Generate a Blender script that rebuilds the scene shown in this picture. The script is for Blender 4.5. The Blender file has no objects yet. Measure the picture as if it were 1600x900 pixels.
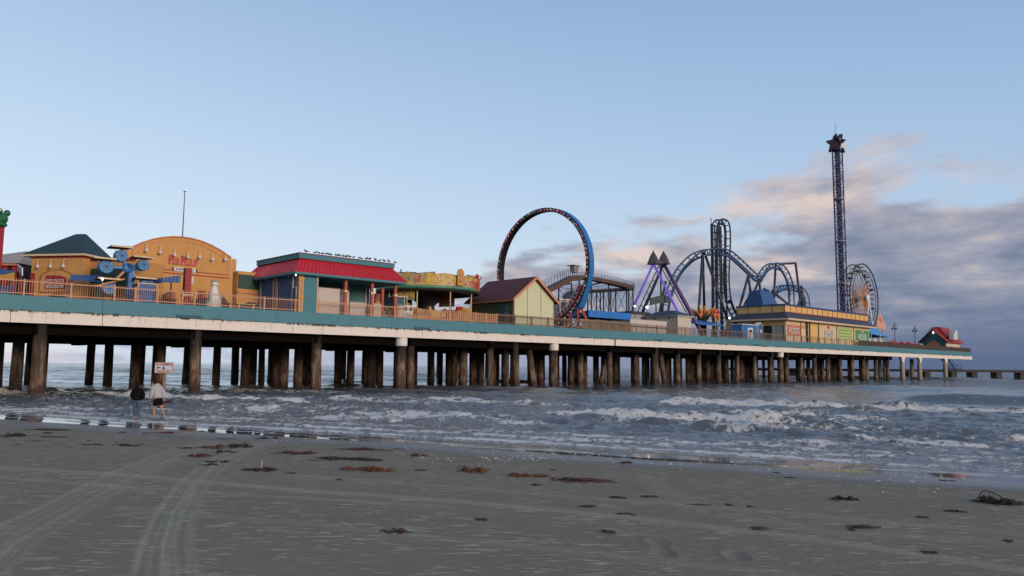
import bpy, bmesh, math, random
import numpy as np
from mathutils import Vector, Matrix, noise as mnoise
D = bpy.data; SC = bpy.context.scene; COL = SC.collection
rnd = random.Random(7)
# ------------------------------------------------------------------ camera
F = 1200.0; CZ = 2.4
PITCH = math.atan(122/1200); ROLL = math.radians(.47)
cam_d = D.cameras.new('camera'); cam = D.objects.new('camera', cam_d); COL.objects.link(cam)
CM = Matrix.Rotation(math.pi/2+PITCH, 3, 'X') @ Matrix.Rotation(ROLL, 3, 'Z')
cam.location = (0, 0, CZ); cam.rotation_euler = CM.to_euler()
cam_d.sensor_width = 36; cam_d.lens = 27; cam_d.clip_start = .1; cam_d.clip_end = 20000
SC.camera = cam
# ------------------------------------------------------------------ light and exposure
SUN_AZ = math.radians(138)      # clockwise from the view direction (+Y): low, behind and to the right
SUN_EL = math.radians(11)
sd = D.lights.new('sun', 'SUN'); sd.energy = 1.9; sd.angle = math.radians(14); sd.color = (1, .80, .66)
sun = D.objects.new('sun', sd); COL.objects.link(sun)
sv = Vector((math.sin(SUN_AZ)*math.cos(SUN_EL), math.cos(SUN_AZ)*math.cos(SUN_EL), math.sin(SUN_EL)))
sun.rotation_euler = sv.to_track_quat('Z', 'Y').to_euler(); sun.location = (20, -30, 40)
SC.view_settings.view_transform = 'Standard'; SC.view_settings.look = 'None'
SC.view_settings.exposure = 0; SC.view_settings.gamma = 1
SC.cycles.max_bounces = 6; SC.cycles.use_denoising = True

def lin(c): return tuple(((x/255)/12.92 if x/255 <= .04045 else ((x/255+.055)/1.055)**2.4) for x in c)

# ------------------------------------------------------------------ node helper
class NT:
    def __init__(s, tree): s.t = tree; s.n = tree.nodes; s.l = tree.links
    def node(s, typ, **kw):
        n = s.n.new(typ)
        for k, v in kw.items(): setattr(n, k, v)
        return n
    def put(s, sock, v):
        if isinstance(v, bpy.types.NodeSocket): s.l.new(v, sock)
        elif v is not None:
            try: sock.default_value = v
            except Exception: sock.default_value = tuple(v)+(1,)
    def math(s, op, a, b=None, c=None, clamp=False):
        n = s.node('ShaderNodeMath', operation=op, use_clamp=clamp)
        for i, x in enumerate((a, b, c)):
            if x is not None: s.put(n.inputs[i], x)
        return n.outputs[0]
    def mix(s, f, a, b, mode='MIX'):
        n = s.node('ShaderNodeMix', data_type='RGBA', blend_type=mode, clamp_factor=True)
        s.put(n.inputs[0], f)
        for i, x in ((6, a), (7, b)):
            if isinstance(x, (tuple, list)): n.inputs[i].default_value = tuple(x)[:3]+(1,)
            else: s.l.new(x, n.inputs[i])
        return n.outputs[2]
    def noise(s, vec, scale, detail=4, rough=.55, dist=0, dims='3D'):
        n = s.node('ShaderNodeTexNoise', noise_dimensions=dims)
        if vec is not None: s.l.new(vec, n.inputs['Vector'])
        n.inputs['Scale'].default_value = scale; n.inputs['Detail'].default_value = detail
        n.inputs['Roughness'].default_value = rough; n.inputs['Distortion'].default_value = dist
        return n.outputs[0]
    def step(s, x, a, b, lo=0, hi=1):
        n = s.node('ShaderNodeMapRange', interpolation_type='SMOOTHSTEP')
        s.put(n.inputs[0], x)
        for i, v in enumerate((a, b, lo, hi)): s.put(n.inputs[i+1], v)
        return n.outputs[0]
    def ramp(s, x, stops, interp='LINEAR'):
        n = s.node('ShaderNodeValToRGB'); s.put(n.inputs[0], x); cr = n.color_ramp; cr.interpolation = interp
        while len(cr.elements) < len(stops): cr.elements.new(.5)
        for e, (p, c) in zip(cr.elements, stops): e.position = p; e.color = tuple(c)[:3]+(1,)
        return n.outputs[0]
    def mapping(s, vec, scale=(1, 1, 1), rot=(0, 0, 0), loc=(0, 0, 0)):
        n = s.node('ShaderNodeMapping'); s.l.new(vec, n.inputs[0])
        n.inputs['Scale'].default_value = scale; n.inputs['Rotation'].default_value = rot; n.inputs['Location'].default_value = loc
        return n.outputs[0]
    def bump(s, h, strength=.3, dist=.02):
        n = s.node('ShaderNodeBump'); s.put(n.inputs['Height'], h)
        n.inputs['Strength'].default_value = strength; n.inputs['Distance'].default_value = dist
        return n.outputs[0]

# ------------------------------------------------------------------ sky
W = D.worlds.new('World'); SC.world = W; W.use_nodes = True
w = NT(W.node_tree); w.n.clear()
tc = w.node('ShaderNodeTexCoord').outputs['Generated']
sp = w.node('ShaderNodeSeparateXYZ'); w.l.new(tc, sp.inputs[0]); sx, sy, sz = sp.outputs
def L3(*c): return lin(c)
base = w.ramp(w.math('MULTIPLY_ADD', sz, 1.6, .1), [   # position = .1 + 1.6 z
    (.0, L3(196, 214, 232)), (.10, L3(214, 230, 241)), (.28, L3(209, 227, 242)), (.44, L3(191, 214, 239)),
    (.62, L3(171, 199, 230)), (.80, L3(152, 182, 218)), (1, L3(128, 158, 200))])
right = w.math('MULTIPLY_ADD', sx, -.30, 1.0)
comb = w.node('ShaderNodeCombineXYZ'); w.put(comb.inputs[0], w.math('MULTIPLY_ADD', sx, -.30, .97)); w.put(comb.inputs[1], w.math('MULTIPLY_ADD', sx, -.22, .98)); w.put(comb.inputs[2], w.math('MULTIPLY_ADD', sx, -.14, .99))
base = w.mix(1, base, comb.outputs[0], 'MULTIPLY')
nish = w.node('ShaderNodeTexSky'); nish.sky_type = 'NISHITA'; nish.sun_disc = False
nish.sun_elevation = SUN_EL; nish.sun_rotation = SUN_AZ; nish.dust_density = 1.5
nsc = w.mix(1, nish.outputs[0], (.15, .135, .12), 'MULTIPLY')
behind = w.step(sy, .15, -.6)
sky = w.mix(w.math('MULTIPLY', behind, .75), base, nsc)
# clouds on a far flat layer
den = w.math('ADD', w.math('ABSOLUTE', sz), .13)
cp = w.node('ShaderNodeCombineXYZ'); w.put(cp.inputs[0], w.math('DIVIDE', sx, den)); w.put(cp.inputs[1], w.math('DIVIDE', sy, den))
cpm = w.mapping(cp.outputs[0], (1, .9, 1), (0, 0, .5), (3.1, 1.7, 0))
n1 = w.noise(cpm, 1.5, 8, .55, .1, '2D')
n2 = w.noise(w.mapping(cpm, (1, 1, 1), (0, 0, 0), (.06, .10, 0)), 2.1, 7, .58, .12, '2D')
bnd = w.ramp(w.math('MULTIPLY_ADD', sx, .5, .5), [(0, (.05,)*3), (.24, (.022,)*3), (.39, (.045,)*3), (.445, (.125,)*3), (.54, (.172,)*3), (.62, (.185,)*3), (.70, (.21,)*3), (.80, (.25,)*3), (1, (.33,)*3)])
lvl = w.math('SUBTRACT', bnd, sz)
cov = w.math('MULTIPLY_ADD', w.math('SUBTRACT', n1, .5), 2.0, w.math('MULTIPLY', lvl, 5.2))
cov = w.step(cov, -.10, .30)
cov = w.math('MULTIPLY', cov, w.step(sz, .6, .32))
shade = w.math('MULTIPLY_ADD', w.math('SUBTRACT', n2, .5), 1.9, w.math('MULTIPLY_ADD', lvl, -2.5, .70))
pink = L3(206, 190, 193); slate = L3(132, 137, 161); low = L3(92, 108, 141)
cc = w.ramp(shade, [(.0, L3(106, 120, 149)), (.28, L3(136, 142, 163)), (.55, L3(162, 162, 176)), (.85, L3(204, 190, 189)), (1, L3(224, 204, 197))])
lowc = w.mix(w.step(sx, -.35, .5), L3(182, 189, 211), L3(90, 105, 138))
lowf = w.step(sz, .13, .0)
cc = w.mix(w.math('MULTIPLY', lowf, .85), cc, lowc)
sky = w.mix(w.math('MULTIPLY', cov, .92), sky, cc)
hz = w.math('MULTIPLY', w.step(sz, .055, .0), w.step(sx, -1.1, .1))
sky = w.mix(w.math('MULTIPLY', hz, .85), sky, lowc)
warm = w.math('MULTIPLY', w.step(sz, .06, .01), w.step(sx, -.45, -.56))
sky = w.mix(w.math('MULTIPLY', warm, .6), sky, L3(236, 226, 224))
bg = w.node('ShaderNodeBackground'); w.l.new(sky, bg.inputs[0]); bg.inputs[1].default_value = 1.0
wo = w.node('ShaderNodeOutputWorld'); w.l.new(bg.outputs[0], wo.inputs[0])

# ------------------------------------------------------------------ frames and measuring
ZD = 7.1                                   # deck height above the water
P0 = Vector((-35.7, 53.6)); UU = Vector((.7190, .6950)); VV = Vector((-.6950, .7190))
ROT = math.atan2(UU.y, UU.x)
def ray(x, y): return CM @ Vector(((x-800)/F, (450-y)/F, -1))
def atv(x, y, v):
    "point of the photo on the plane v = const of the pier: (u, z above deck)"
    d = ray(x, y); s = (P0.dot(VV)+v)/Vector(d[:2]).dot(VV)
    return ((Vector(d[:2])*s-P0).dot(UU), d.z*s+CZ-ZD)
def atu(x, y, u):
    d = ray(x, y); s = (P0.dot(UU)+u)/Vector(d[:2]).dot(UU)
    return ((Vector(d[:2])*s-P0).dot(VV), d.z*s+CZ-ZD)
def aty(x, y, Y):
    d = ray(x, y); s = Y/d.y
    return Vector((d.x*s, Y, d.z*s+CZ))
SH0 = Vector((-22.7, 34.0)); SHS = Vector((.899, -.438)); SHN = Vector((.438, .899))
def sand_z(x, y):
    d = (x-SH0.x)*SHN.x+(y-SH0.y)*SHN.y
    return -d*.036 if d < 0 else max(-d*.035, -1.6)
def onground(x, y):
    d = ray(x, y); z = 0
    for _ in range(12):
        s = (z-CZ)/d.z; z = sand_z(d.x*s, d.y*s)
    return Vector((d.x*s, d.y*s, z))
def puv(u, v, z=0): q = P0+UU*u+VV*v; return Vector((q.x, q.y, z+ZD))

# ------------------------------------------------------------------ materials
def mat(name, col, rough=.7, metal=0, vary=.18, scale=1.2, bump=0, dirt=0, emit=None, es=1, spec=.5, stripes=None, bscale=None):
    m = D.materials.new(name); m.use_nodes = True; t = NT(m.node_tree); b = t.n['Principled BSDF']
    b.inputs['Roughness'].default_value = rough; b.inputs['Metallic'].default_value = metal
    b.inputs['Specular IOR Level'].default_value = spec
    oc = t.node('ShaderNodeTexCoord').outputs['Object']
    c = tuple(col)
    n = t.noise(oc, scale, 6, .65)
    out = t.mix(n, tuple(x*(1-vary) for x in c), tuple(min(1, x*(1+vary)) for x in c))
    if stripes:   # (axis, period, width, colour) : printed or pressed lines
        ax, per, wd, sc_ = stripes
        s_ = t.node('ShaderNodeSeparateXYZ'); t.l.new(oc, s_.inputs[0])
        k = t.math('LESS_THAN', t.math('FRACT', t.math('DIVIDE', t.math('ADD', s_.outputs[ax], 500), per)), wd)
        out = t.mix(k, out, sc_)
    if dirt:
        st = t.noise(t.mapping(oc, (2.2, 2.2, .35)), 1.6, 6, .7)
        st2 = t.noise(t.mapping(oc, (5, 5, .5)), 1.1, 5, .75)
        out = t.mix(t.math('MULTIPLY', t.step(st2, .5, .7), dirt*.45), out, tuple(x*.62+.05 for x in c))
        out = t.mix(t.math('MULTIPLY', t.step(st, .54, .74), dirt), out, tuple(x*.30+.012 for x in c))
    t.l.new(out, b.inputs['Base Color'])
    if bump:
        t.l.new(t.bump(t.noise(oc, bscale or scale*6, 5, .6), bump, .03), b.inputs['Normal'])
    if emit:
        b.inputs['Emission Color'].default_value = tuple(emit)+(1,); b.inputs['Emission Strength'].default_value = es
    return m
M = {}
def mk(k, *a, **kw): M[k] = mat(k, *a, **kw)
mk('yellow', (.57, .30, .10), .85, vary=.22, scale=.7, dirt=.40)
mk('yellow_pale', (.68, .45, .17), .8, vary=.10, dirt=.3)
mk('cream', (.66, .52, .33), .8, vary=.08, dirt=.35)
mk('orange', (.58, .24, .12), .65, vary=.15, dirt=.25)
mk('rail', (.55, .29, .17), .6, vary=.2, scale=2)
mk('rail_dull', (.25, .17, .125), .7, vary=.25, scale=2)
mk('rail_dark', (.085, .055, .045), .8, vary=.25)
mk('maroon', (.30, .028, .035), .6, vary=.15)
mk('red', (.46, .022, .03), .5, vary=.15, scale=1.5, dirt=.35)
mk('redpost', (.42, .09, .055), .6, vary=.15)
mk('teal', (.070, .220, .275), .7, vary=.14, scale=.5, dirt=.45)
mk('teal_wall', (.055, .20, .25), .7, vary=.08, dirt=.2)
mk('teal_dark', (.03, .11, .15), .7, vary=.1)
mk('blue', (.025, .17, .48), .45, vary=.14)
mk('blue_wall', (.03, .12, .27), .65, vary=.12)
mk('blue_deep', (.02, .065, .19), .6, vary=.15)
mk('skyblue', (.07, .30, .62), .6, vary=.12)
mk('drum', (.045, .21, .47), .45, vary=.1)
mk('roofgreen', (.018, .042, .05), .5, vary=.2, stripes=(0, .45, .08, (.035, .07, .08)))
mk('siding', (.022, .065, .055), .6, vary=.15, stripes=(0, .30, .2, (.012, .035, .03)))
mk('white', (.72, .69, .65), .6, vary=.07, dirt=.3)
mk('girder', (.76, .71, .655), .75, vary=.08, scale=.7, dirt=.5, bump=.15)
mk('counter', (.55, .50, .46), .7, vary=.08, dirt=.5)
mk('grey', (.30, .31, .32), .7, vary=.15)
mk('towerleg', (.045, .05, .12), .5, vary=.2)
mk('grey_dk', (.06, .058, .058), .85, vary=.3)
mk('grey_lt', (.42, .43, .42), .7, vary=.12, dirt=.3)
mk('black', (.02, .02, .022), .6, vary=.3)
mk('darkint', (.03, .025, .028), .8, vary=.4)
mk('palegreen', (.60, .63, .42), .8, vary=.05, stripes=(2, .28, .06, (.36, .38, .23)))
mk('barn_side', (.075, .12, .085), .8, vary=.15, stripes=(1, 1.0, .05, (.03, .05, .04)))
mk('barn_roof', (.095, .020, .022), .75, vary=.2, bump=.2)
mk('wood', (.30, .19, .12), .8, vary=.3, scale=3, dirt=.3)
mk('slat', (.46, .25, .14), .75, vary=.25, scale=2.5)
mk('slat_grey', (.26, .20, .15), .8, vary=.3, scale=2)
mk('brown', (.095, .052, .042), .7, vary=.25)
mk('steel_dark', (.045, .047, .065), .5, vary=.3, spec=.4)
mk('shark', (.040, .095, .21), .45, vary=.25)
mk('shark_dark', (.022, .030, .055), .55, vary=.3)
mk('purple', (.12, .06, .17), .5, vary=.2)
mk('purple_lit', (.16, .08, .42), .5, emit=(.25, .13, .85), es=.32, vary=.3, scale=3)
mk('lamp_on', (.9, .9, .85), .4, emit=(1, .95, .85), es=9)
mk('glass', (.05, .06, .07), .12, vary=.1)
mk('pink_l', (.3, .03, .08), .4, emit=(1, .05, .25), es=.40)
mk('green_l', (.08, .14, .10), .4, emit=(.3, 1, .45), es=.12)
mk('white_l', (.3, .3, .28), .4, emit=(1, .95, .8), es=.3)
mk('canvas_blue', (.035, .10, .30), .8, vary=.12, stripes=(0, .3, .4, (.09, .17, .38)))
mk('awn_blue', (.03, .17, .52), .6, vary=.1, stripes=(0, .4, .18, (.015, .10, .36)))
mk('frog', (.02, .14, .05), .35, vary=.35, scale=3)
mk('birdm', (.05, .045, .045), .8)
mk('skin', (.42, .22, .15), .6, vary=.1, scale=6)
mk('hoodie_black', (.007, .0075, .010), 1, vary=.3, scale=9, spec=.1)
mk('hoodie_grey', (.42, .41, .43), .9, vary=.1, scale=9)
mk('denim', (.055, .095, .17), .9, vary=.25, scale=9)
mk('shorts', (.008, .008, .010), 1, vary=.3, spec=.1)
mk('hair', (.016, .010, .008), 1, vary=.3, scale=20, spec=.1)
mk('signred', (.45, .05, .05), .6)
mk('navy', (.03, .035, .08), .6)
mk('gold', (.50, .30, .06), .5, vary=.4, scale=5)
mk('booth_white', (.62, .66, .70), .6, vary=.05)
mk('green_sign', (.04, .30, .12), .6, vary=.2, scale=2)
mk('lime', (.42, .55, .22), .7, vary=.06, stripes=(2, .62, .45, (.22, .38, .12)))
mk('foodsign', (.52, .17, .11), .7, vary=.25, scale=2.5)
mk('shell', (.62, .36, .25), .7, vary=.2)
mk('boothside', (.06, .13, .33), .6, vary=.1, stripes=(2, .3, .25, (.03, .08, .22)))

def weed_mat(name, c1, c2):
    m = D.materials.new(name); m.use_nodes = True; t = NT(m.node_tree); b = t.n['Principled BSDF']
    oc = t.node('ShaderNodeTexCoord').outputs['Object']
    t.l.new(t.mix(t.step(t.noise(oc, 14, 3, .6), .35, .65), c1, c2), b.inputs['Base Color']); b.inputs['Roughness'].default_value = .55
    return m
M['weed_dark'] = weed_mat('weed_dark', (.018, .012, .010), (.05, .026, .018))
M['weed_red'] = weed_mat('weed_red', (.028, .014, .011), (.13, .045, .025))
M['weed_orange'] = weed_mat('weed_orange', (.04, .017, .012), (.20, .065, .022))

# painted band of the round ride: blocks of bright colour
def painted(name):
    m = D.materials.new(name); m.use_nodes = True; t = NT(m.node_tree); b = t.n['Principled BSDF']
    oc = t.node('ShaderNodeTexCoord').outputs['Object']
    n = t.noise(oc, .8, 3, .5, .8)
    c = t.ramp(n, [(.0, (.06, .22, .42)), (.36, (.16, .32, .36)), (.44, (.60, .34, .05)), (.52, (.66, .47, .10)), (.58, (.52, .42, .28)), (.66, (.50, .10, .05)), (.78, (.12, .25, .07))])
    v = t.node('ShaderNodeTexVoronoi'); t.l.new(oc, v.inputs[0]); v.inputs['Scale'].default_value = 1.5; v.feature = 'DISTANCE_TO_EDGE'
    c = t.mix(t.step(v.outputs['Distance'], .0, .05, .55, 0), c, (.10, .05, .03))
    t.l.new(c, b.inputs['Base Color']); b.inputs['Roughness'].default_value = .5
    return m
M['painted'] = painted('painted')

def pile_mat():
    m = D.materials.new('pile'); m.use_nodes = True; t = NT(m.node_tree); b = t.n['Principled BSDF']
    ge = t.node('ShaderNodeNewGeometry').outputs['Position']
    oi = t.node('ShaderNodeObjectInfo').outputs['Random']
    sp_ = t.node('ShaderNodeSeparateXYZ'); t.l.new(ge, sp_.inputs[0])
    wood = t.noise(t.mapping(ge, (1, 1, .28)), 2.4, 7, .68)
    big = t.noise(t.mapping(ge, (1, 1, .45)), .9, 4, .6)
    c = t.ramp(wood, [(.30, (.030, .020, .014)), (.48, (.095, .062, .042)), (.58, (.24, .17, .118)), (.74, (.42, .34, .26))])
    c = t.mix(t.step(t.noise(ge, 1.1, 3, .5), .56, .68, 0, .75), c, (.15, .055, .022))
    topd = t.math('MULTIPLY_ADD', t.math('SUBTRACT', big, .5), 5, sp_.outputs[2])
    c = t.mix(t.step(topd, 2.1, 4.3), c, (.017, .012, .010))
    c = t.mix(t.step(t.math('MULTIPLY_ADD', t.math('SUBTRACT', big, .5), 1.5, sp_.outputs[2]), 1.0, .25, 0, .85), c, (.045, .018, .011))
    c = t.mix(t.math('MULTIPLY', oi, .45), c, (.03, .02, .015))
    t.l.new(c, b.inputs['Base Color']); b.inputs['Roughness'].default_value = .85
    t.l.new(t.bump(t.noise(t.mapping(ge, (1, 1, .3)), 7, 6, .7), .7, .06), b.inputs['Normal'])
    return m
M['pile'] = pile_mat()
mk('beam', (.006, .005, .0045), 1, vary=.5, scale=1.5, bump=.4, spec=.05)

def girder_stain(m, dark, lo, hi):
    "leaks of dark stain that run down from the upper edge of the girder, ragged rot along the lower edge of the fascia"
    t = NT(m.node_tree); b = t.n['Principled BSDF']; src = b.inputs['Base Color'].links[0].from_socket
    oc = t.node('ShaderNodeTexCoord').outputs['Object']; s_ = t.node('ShaderNodeSeparateXYZ'); t.l.new(oc, s_.inputs[0])
    n = t.noise(t.mapping(oc, (1, 1, .6)), 2.3, 6, .75); n3 = t.noise(oc, .22, 2, .5)
    edge = t.step(s_.outputs[2], lo, hi)
    k = t.math('MULTIPLY', t.step(t.math('ADD', n, t.math('MULTIPLY_ADD', n3, .5, -.25)), .50, .60), edge)
    t.l.new(t.mix(k, src, dark), b.inputs['Base Color'])
girder_stain(M['teal'], (.018, .02, .022), -.93, -1.06)
girder_stain(M['girder'], (.05, .04, .035), -1.25, -1.12)

# ------------------------------------------------------------------ mesh builder
FR = {}     # object name -> (origin, frame)
def toworld(p, frame):
    if frame == 'pier': q = P0+UU*p[0]+VV*p[1]; return Vector((q.x, q.y, p[2]+ZD))
    return Vector(p)
def tag(o, label=None, cat=None, group=None, kind=None):
    if label: o['label'] = label
    if cat: o['category'] = cat
    if group: o['group'] = group
    if kind: o['kind'] = kind
    return o
def thing(name, label, cat, org, frame='pier', group=None):
    o = D.objects.new(name, None); COL.objects.link(o); o.empty_display_size = .3
    o.location = toworld(org, frame)
    if frame == 'pier': o.rotation_euler.z = ROT
    FR[o.name] = (Vector(org), frame)
    return tag(o, label, cat, group)
class MB:
    def __init__(s): s.v = []; s.f = []; s.m = []; s.s = []
    def add(s, vs, fs, mi=0, sm=False):
        k = len(s.v); s.v += [tuple(p) for p in vs]
        for f in fs: s.f.append(tuple(i+k for i in f)); s.m.append(mi); s.s.append(sm)
        return s
    def hexa(s, p, mi=0):   # 4 bottom, 4 top, same order
        return s.add(p, [(3, 2, 1, 0), (4, 5, 6, 7), (0, 1, 5, 4), (1, 2, 6, 5), (2, 3, 7, 6), (3, 0, 4, 7)], mi)
    def box(s, x0, y0, z0, x1, y1, z1, mi=0):
        x0, x1 = sorted((x0, x1)); y0, y1 = sorted((y0, y1)); z0, z1 = sorted((z0, z1))
        return s.hexa([(x0, y0, z0), (x1, y0, z0), (x1, y1, z0), (x0, y1, z0), (x0, y0, z1), (x1, y0, z1), (x1, y1, z1), (x0, y1, z1)], mi)
    def prism(s, pts, a, b, axis='y', mi=0):
        "polygon in the other two coordinates, extruded along axis from a to b"
        def P(q, w_): return {'y': (q[0], w_, q[1]), 'x': (w_, q[0], q[1]), 'z': (q[0], q[1], w_)}[axis]
        n = len(pts); vs = [P(q, a) for q in pts]+[P(q, b) for q in pts]
        fs = [tuple(range(n)), tuple(range(2*n-1, n-1, -1))]+[(i, i+n, (i+1) % n+n, (i+1) % n) for i in range(n)]
        return s.add(vs, fs, mi)
    def frame(s, up):
        return None
    def tube(s, p, q, r, n=8, r2=None, mi=0, sm=True):
        return s.path([p, q], [r, r if r2 is None else r2], n, mi, sm)
    def bar(s, p, q, w_, h=None, mi=0):
        h = h or w_
        return s.path([p, q], [w_*.7071, w_*.7071], 4, mi, False)
    def path(s, pts, r, n=8, mi=0, sm=True, closed=False):
        pts = [Vector(p) for p in pts]; N = len(pts)
        if not isinstance(r, (list, tuple)): r = [r]*N
        vs = []; prev = None
        for i, p in enumerate(pts):
            if closed: d = pts[(i+1) % N]-pts[i-1]
            else: d = pts[min(i+1, N-1)]-pts[max(i-1, 0)]
            d.normalize() if d.length > 1e-9 else None
            if prev is None:
                a = Vector((0, 0, 1)) if abs(d.z) < .9 else Vector((1, 0, 0))
                x = d.cross(a).normalized()
            else:
                x = (prev-d*prev.dot(d))
                x = x.normalized() if x.length > 1e-6 else d.orthogonal().normalized()
            prev = x; y = d.cross(x)
            for k in range(n):
                t_ = 2*math.pi*(k+.5)/n
                vs.append(p+x*(math.cos(t_)*r[i])+y*(math.sin(t_)*r[i]))
        fs = []
        for i in range(N if closed else N-1):
            j = (i+1) % N
            for k in range(n): fs.append((i*n+k, i*n+(k+1) % n, j*n+(k+1) % n, j*n+k))
        if not closed: fs += [tuple(range(n-1, -1, -1)), tuple(range((N-1)*n, N*n))]
        return s.add(vs, fs, mi, sm)
    def lathe(s, c, prof, n=16, axis='z', mi=0, sm=True, caps=True):
        vs = []
        for r, h in prof:
            for k in range(n):
                t_ = 2*math.pi*k/n; a, b = r*math.cos(t_), r*math.sin(t_)
                o = {'z': (a, b, h), 'y': (a, h, b), 'x': (h, a, b)}[axis]
                vs.append((c[0]+o[0], c[1]+o[1], c[2]+o[2]))
        N = len(prof)
        fs = [(i*n+k, i*n+(k+1) % n, (i+1)*n+(k+1) % n, (i+1)*n+k) for i in range(N-1) for k in range(n)]
        if caps: fs += [tuple(range(n-1, -1, -1)), tuple(range((N-1)*n, N*n))]
        else: fs += [((N-1)*n+k, (N-1)*n+(k+1) % n, (k+1) % n, k) for k in range(n)]
        return s.add(vs, fs, mi, sm)
    def blob(s, c, r, mi=0, sub=2, jit=0, seed=0, sm=True):
        bm = bmesh.new(); bmesh.ops.create_icosphere(bm, subdivisions=sub, radius=1)
        if isinstance(r, (int, float)): r = (r, r, r)
        vs = []
        for v in bm.verts:
            k = 1+jit*mnoise.noise(v.co*1.7+Vector((seed, 0, 0)))
            vs.append((c[0]+v.co.x*r[0]*k, c[1]+v.co.y*r[1]*k, c[2]+v.co.z*r[2]*k))
        fs = [tuple(v.index for v in f.verts) for f in bm.faces]; bm.free()
        return s.add(vs, fs, mi, sm)
    def build(s, name, mats, parent=None, org=None, frame='pier', recalc=True):
        if parent is not None: org, frame = FR[parent.name]
        org = Vector(org or (0, 0, 0))
        me = D.meshes.new(name)
        me.from_pydata([Vector(v)-org for v in s.v], [], s.f)
        if not isinstance(mats, (list, tuple)): mats = [mats]
        for m_ in mats: me.materials.append(M[m_] if isinstance(m_, str) else m_)
        me.polygons.foreach_set('material_index', s.m); me.polygons.foreach_set('use_smooth', s.s)
        if recalc:
            bm = bmesh.new(); bm.from_mesh(me); bmesh.ops.recalc_face_normals(bm, faces=bm.faces); bm.to_mesh(me); bm.free()
        me.update()
        o = D.objects.new(name, me); COL.objects.link(o)
        if parent is not None: o.parent = parent; FR[o.name] = (org, frame)
        else:
            o.location = toworld(org, frame)
            if frame == 'pier': o.rotation_euler.z = ROT
            FR[o.name] = (org, frame)
        return o
def text(s_, material, parent, cx, cz, wd, ht, y, depth=.02, name='lettering', slope=0):
    cu = D.curves.new('t', 'FONT'); cu.body = s_; cu.align_x = 'CENTER'; cu.align_y = 'CENTER'; cu.extrude = depth/2; cu.offset = .012; cu.resolution_u = 3
    ob = D.objects.new('t', cu); COL.objects.link(ob)
    dg = bpy.context.evaluated_depsgraph_get(); me = D.meshes.new_from_object(ob.evaluated_get(dg)); D.objects.remove(ob); D.curves.remove(cu)
    co = np.empty(len(me.vertices)*3); me.vertices.foreach_get('co', co); co = co.reshape(-1, 3)
    lo, hi = co.min(0), co.max(0)
    x = (co[:, 0]-(lo[0]+hi[0])/2)*wd/(hi[0]-lo[0]); z = (co[:, 1]-(lo[1]+hi[1])/2)*ht/(hi[1]-lo[1])
    org, frame = FR[parent.name]
    out = np.stack([x+cx-org.x, co[:, 2]+y-org.y, z+cz-org.z+x*slope], 1)
    me.vertices.foreach_set('co', out.ravel()); me.materials.clear(); me.materials.append(M[material]); me.update()
    o = D.objects.new(name, me); COL.objects.link(o); o.parent = parent; FR[o.name] = (org, frame)
    return o
def catmull(P, n=10):
    P = [Vector(p) for p in P]; Q = [P[0]*2-P[1]]+P+[P[-1]*2-P[-2]]; out = []
    for i in range(1, len(Q)-2):
        a, b, c, d = Q[i-1:i+3]
        for k in range(n):
            t_ = k/n
            out.append(.5*((2*b)+(c-a)*t_+(2*a-5*b+4*c-d)*t_*t_+(3*b-a-3*c+d)*t_**3))
    out.append(P[-1]); return out

# ------------------------------------------------------------------ numpy noise
def vnoise(x, y, seed=0):
    xi = np.floor(x).astype(np.int64); yi = np.floor(y).astype(np.int64); fx = x-xi; fy = y-yi
    fx = fx*fx*(3-2*fx); fy = fy*fy*(3-2*fy)
    def h(a, b):
        n = (a*374761393+b*668265263+seed*974711) & 0x7fffffff
        n = (n ^ (n >> 13))*1274126177 & 0x7fffffff
        return ((n ^ (n >> 16)) & 0xffff)/65535.
    return (h(xi, yi)*(1-fx)+h(xi+1, yi)*fx)*(1-fy)+(h(xi, yi+1)*(1-fx)+h(xi+1, yi+1)*fx)*fy
def fbm(x, y, o=4, seed=0):
    s = 0; a = .5; t_ = 0
    for i in range(o): s = s+a*vnoise(x*2**i, y*2**i, seed+i*7); t_ += a; a *= .5
    return s/t_
def sstep(a, b, x): t_ = np.clip((x-a)/(b-a), 0, 1); return t_*t_*(3-2*t_)
def grid_mesh(name, X, Y, Z, keep, attrs, material, wrap=True):
    nr, na = X.shape
    idx = np.arange(nr*na).reshape(nr, na)
    a = idx[:-1, :]; b = idx[1:, :]
    a2 = np.roll(a, -1, 1); b2 = np.roll(b, -1, 1)
    q = np.stack([a, a2, b2, b], -1).reshape(-1, 4)[:, ::-1]
    kv = keep.ravel(); q = q[kv[q].any(1)]
    used = np.zeros(nr*na, bool); used[q.ravel()] = True
    re = np.cumsum(used)-1; q = re[q]
    co = np.stack([X, Y, Z], -1).reshape(-1, 3)[used].astype(np.float32)
    me = D.meshes.new(name); me.vertices.add(len(co)); me.vertices.foreach_set('co', co.ravel())
    me.loops.add(q.size); me.loops.foreach_set('vertex_index', q.ravel().astype(np.int32))
    me.polygons.add(len(q)); me.polygons.foreach_set('loop_start', np.arange(0, q.size, 4, dtype=np.int32))
    me.polygons.foreach_set('use_smooth', np.ones(len(q), bool)); me.update(calc_edges=True)
    for k, v in attrs.items():
        at = me.attributes.new(k, 'FLOAT', 'POINT'); at.data.foreach_set('value', v.ravel()[used].astype(np.float32))
    me.materials.append(material)
    o = D.objects.new(name, me); COL.objects.link(o); return o
def angles():
    f = np.radians(np.arange(-52, 52, .16)); g = np.radians(np.arange(52, 308, 2.0)); return np.concatenate([f, g])

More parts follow.
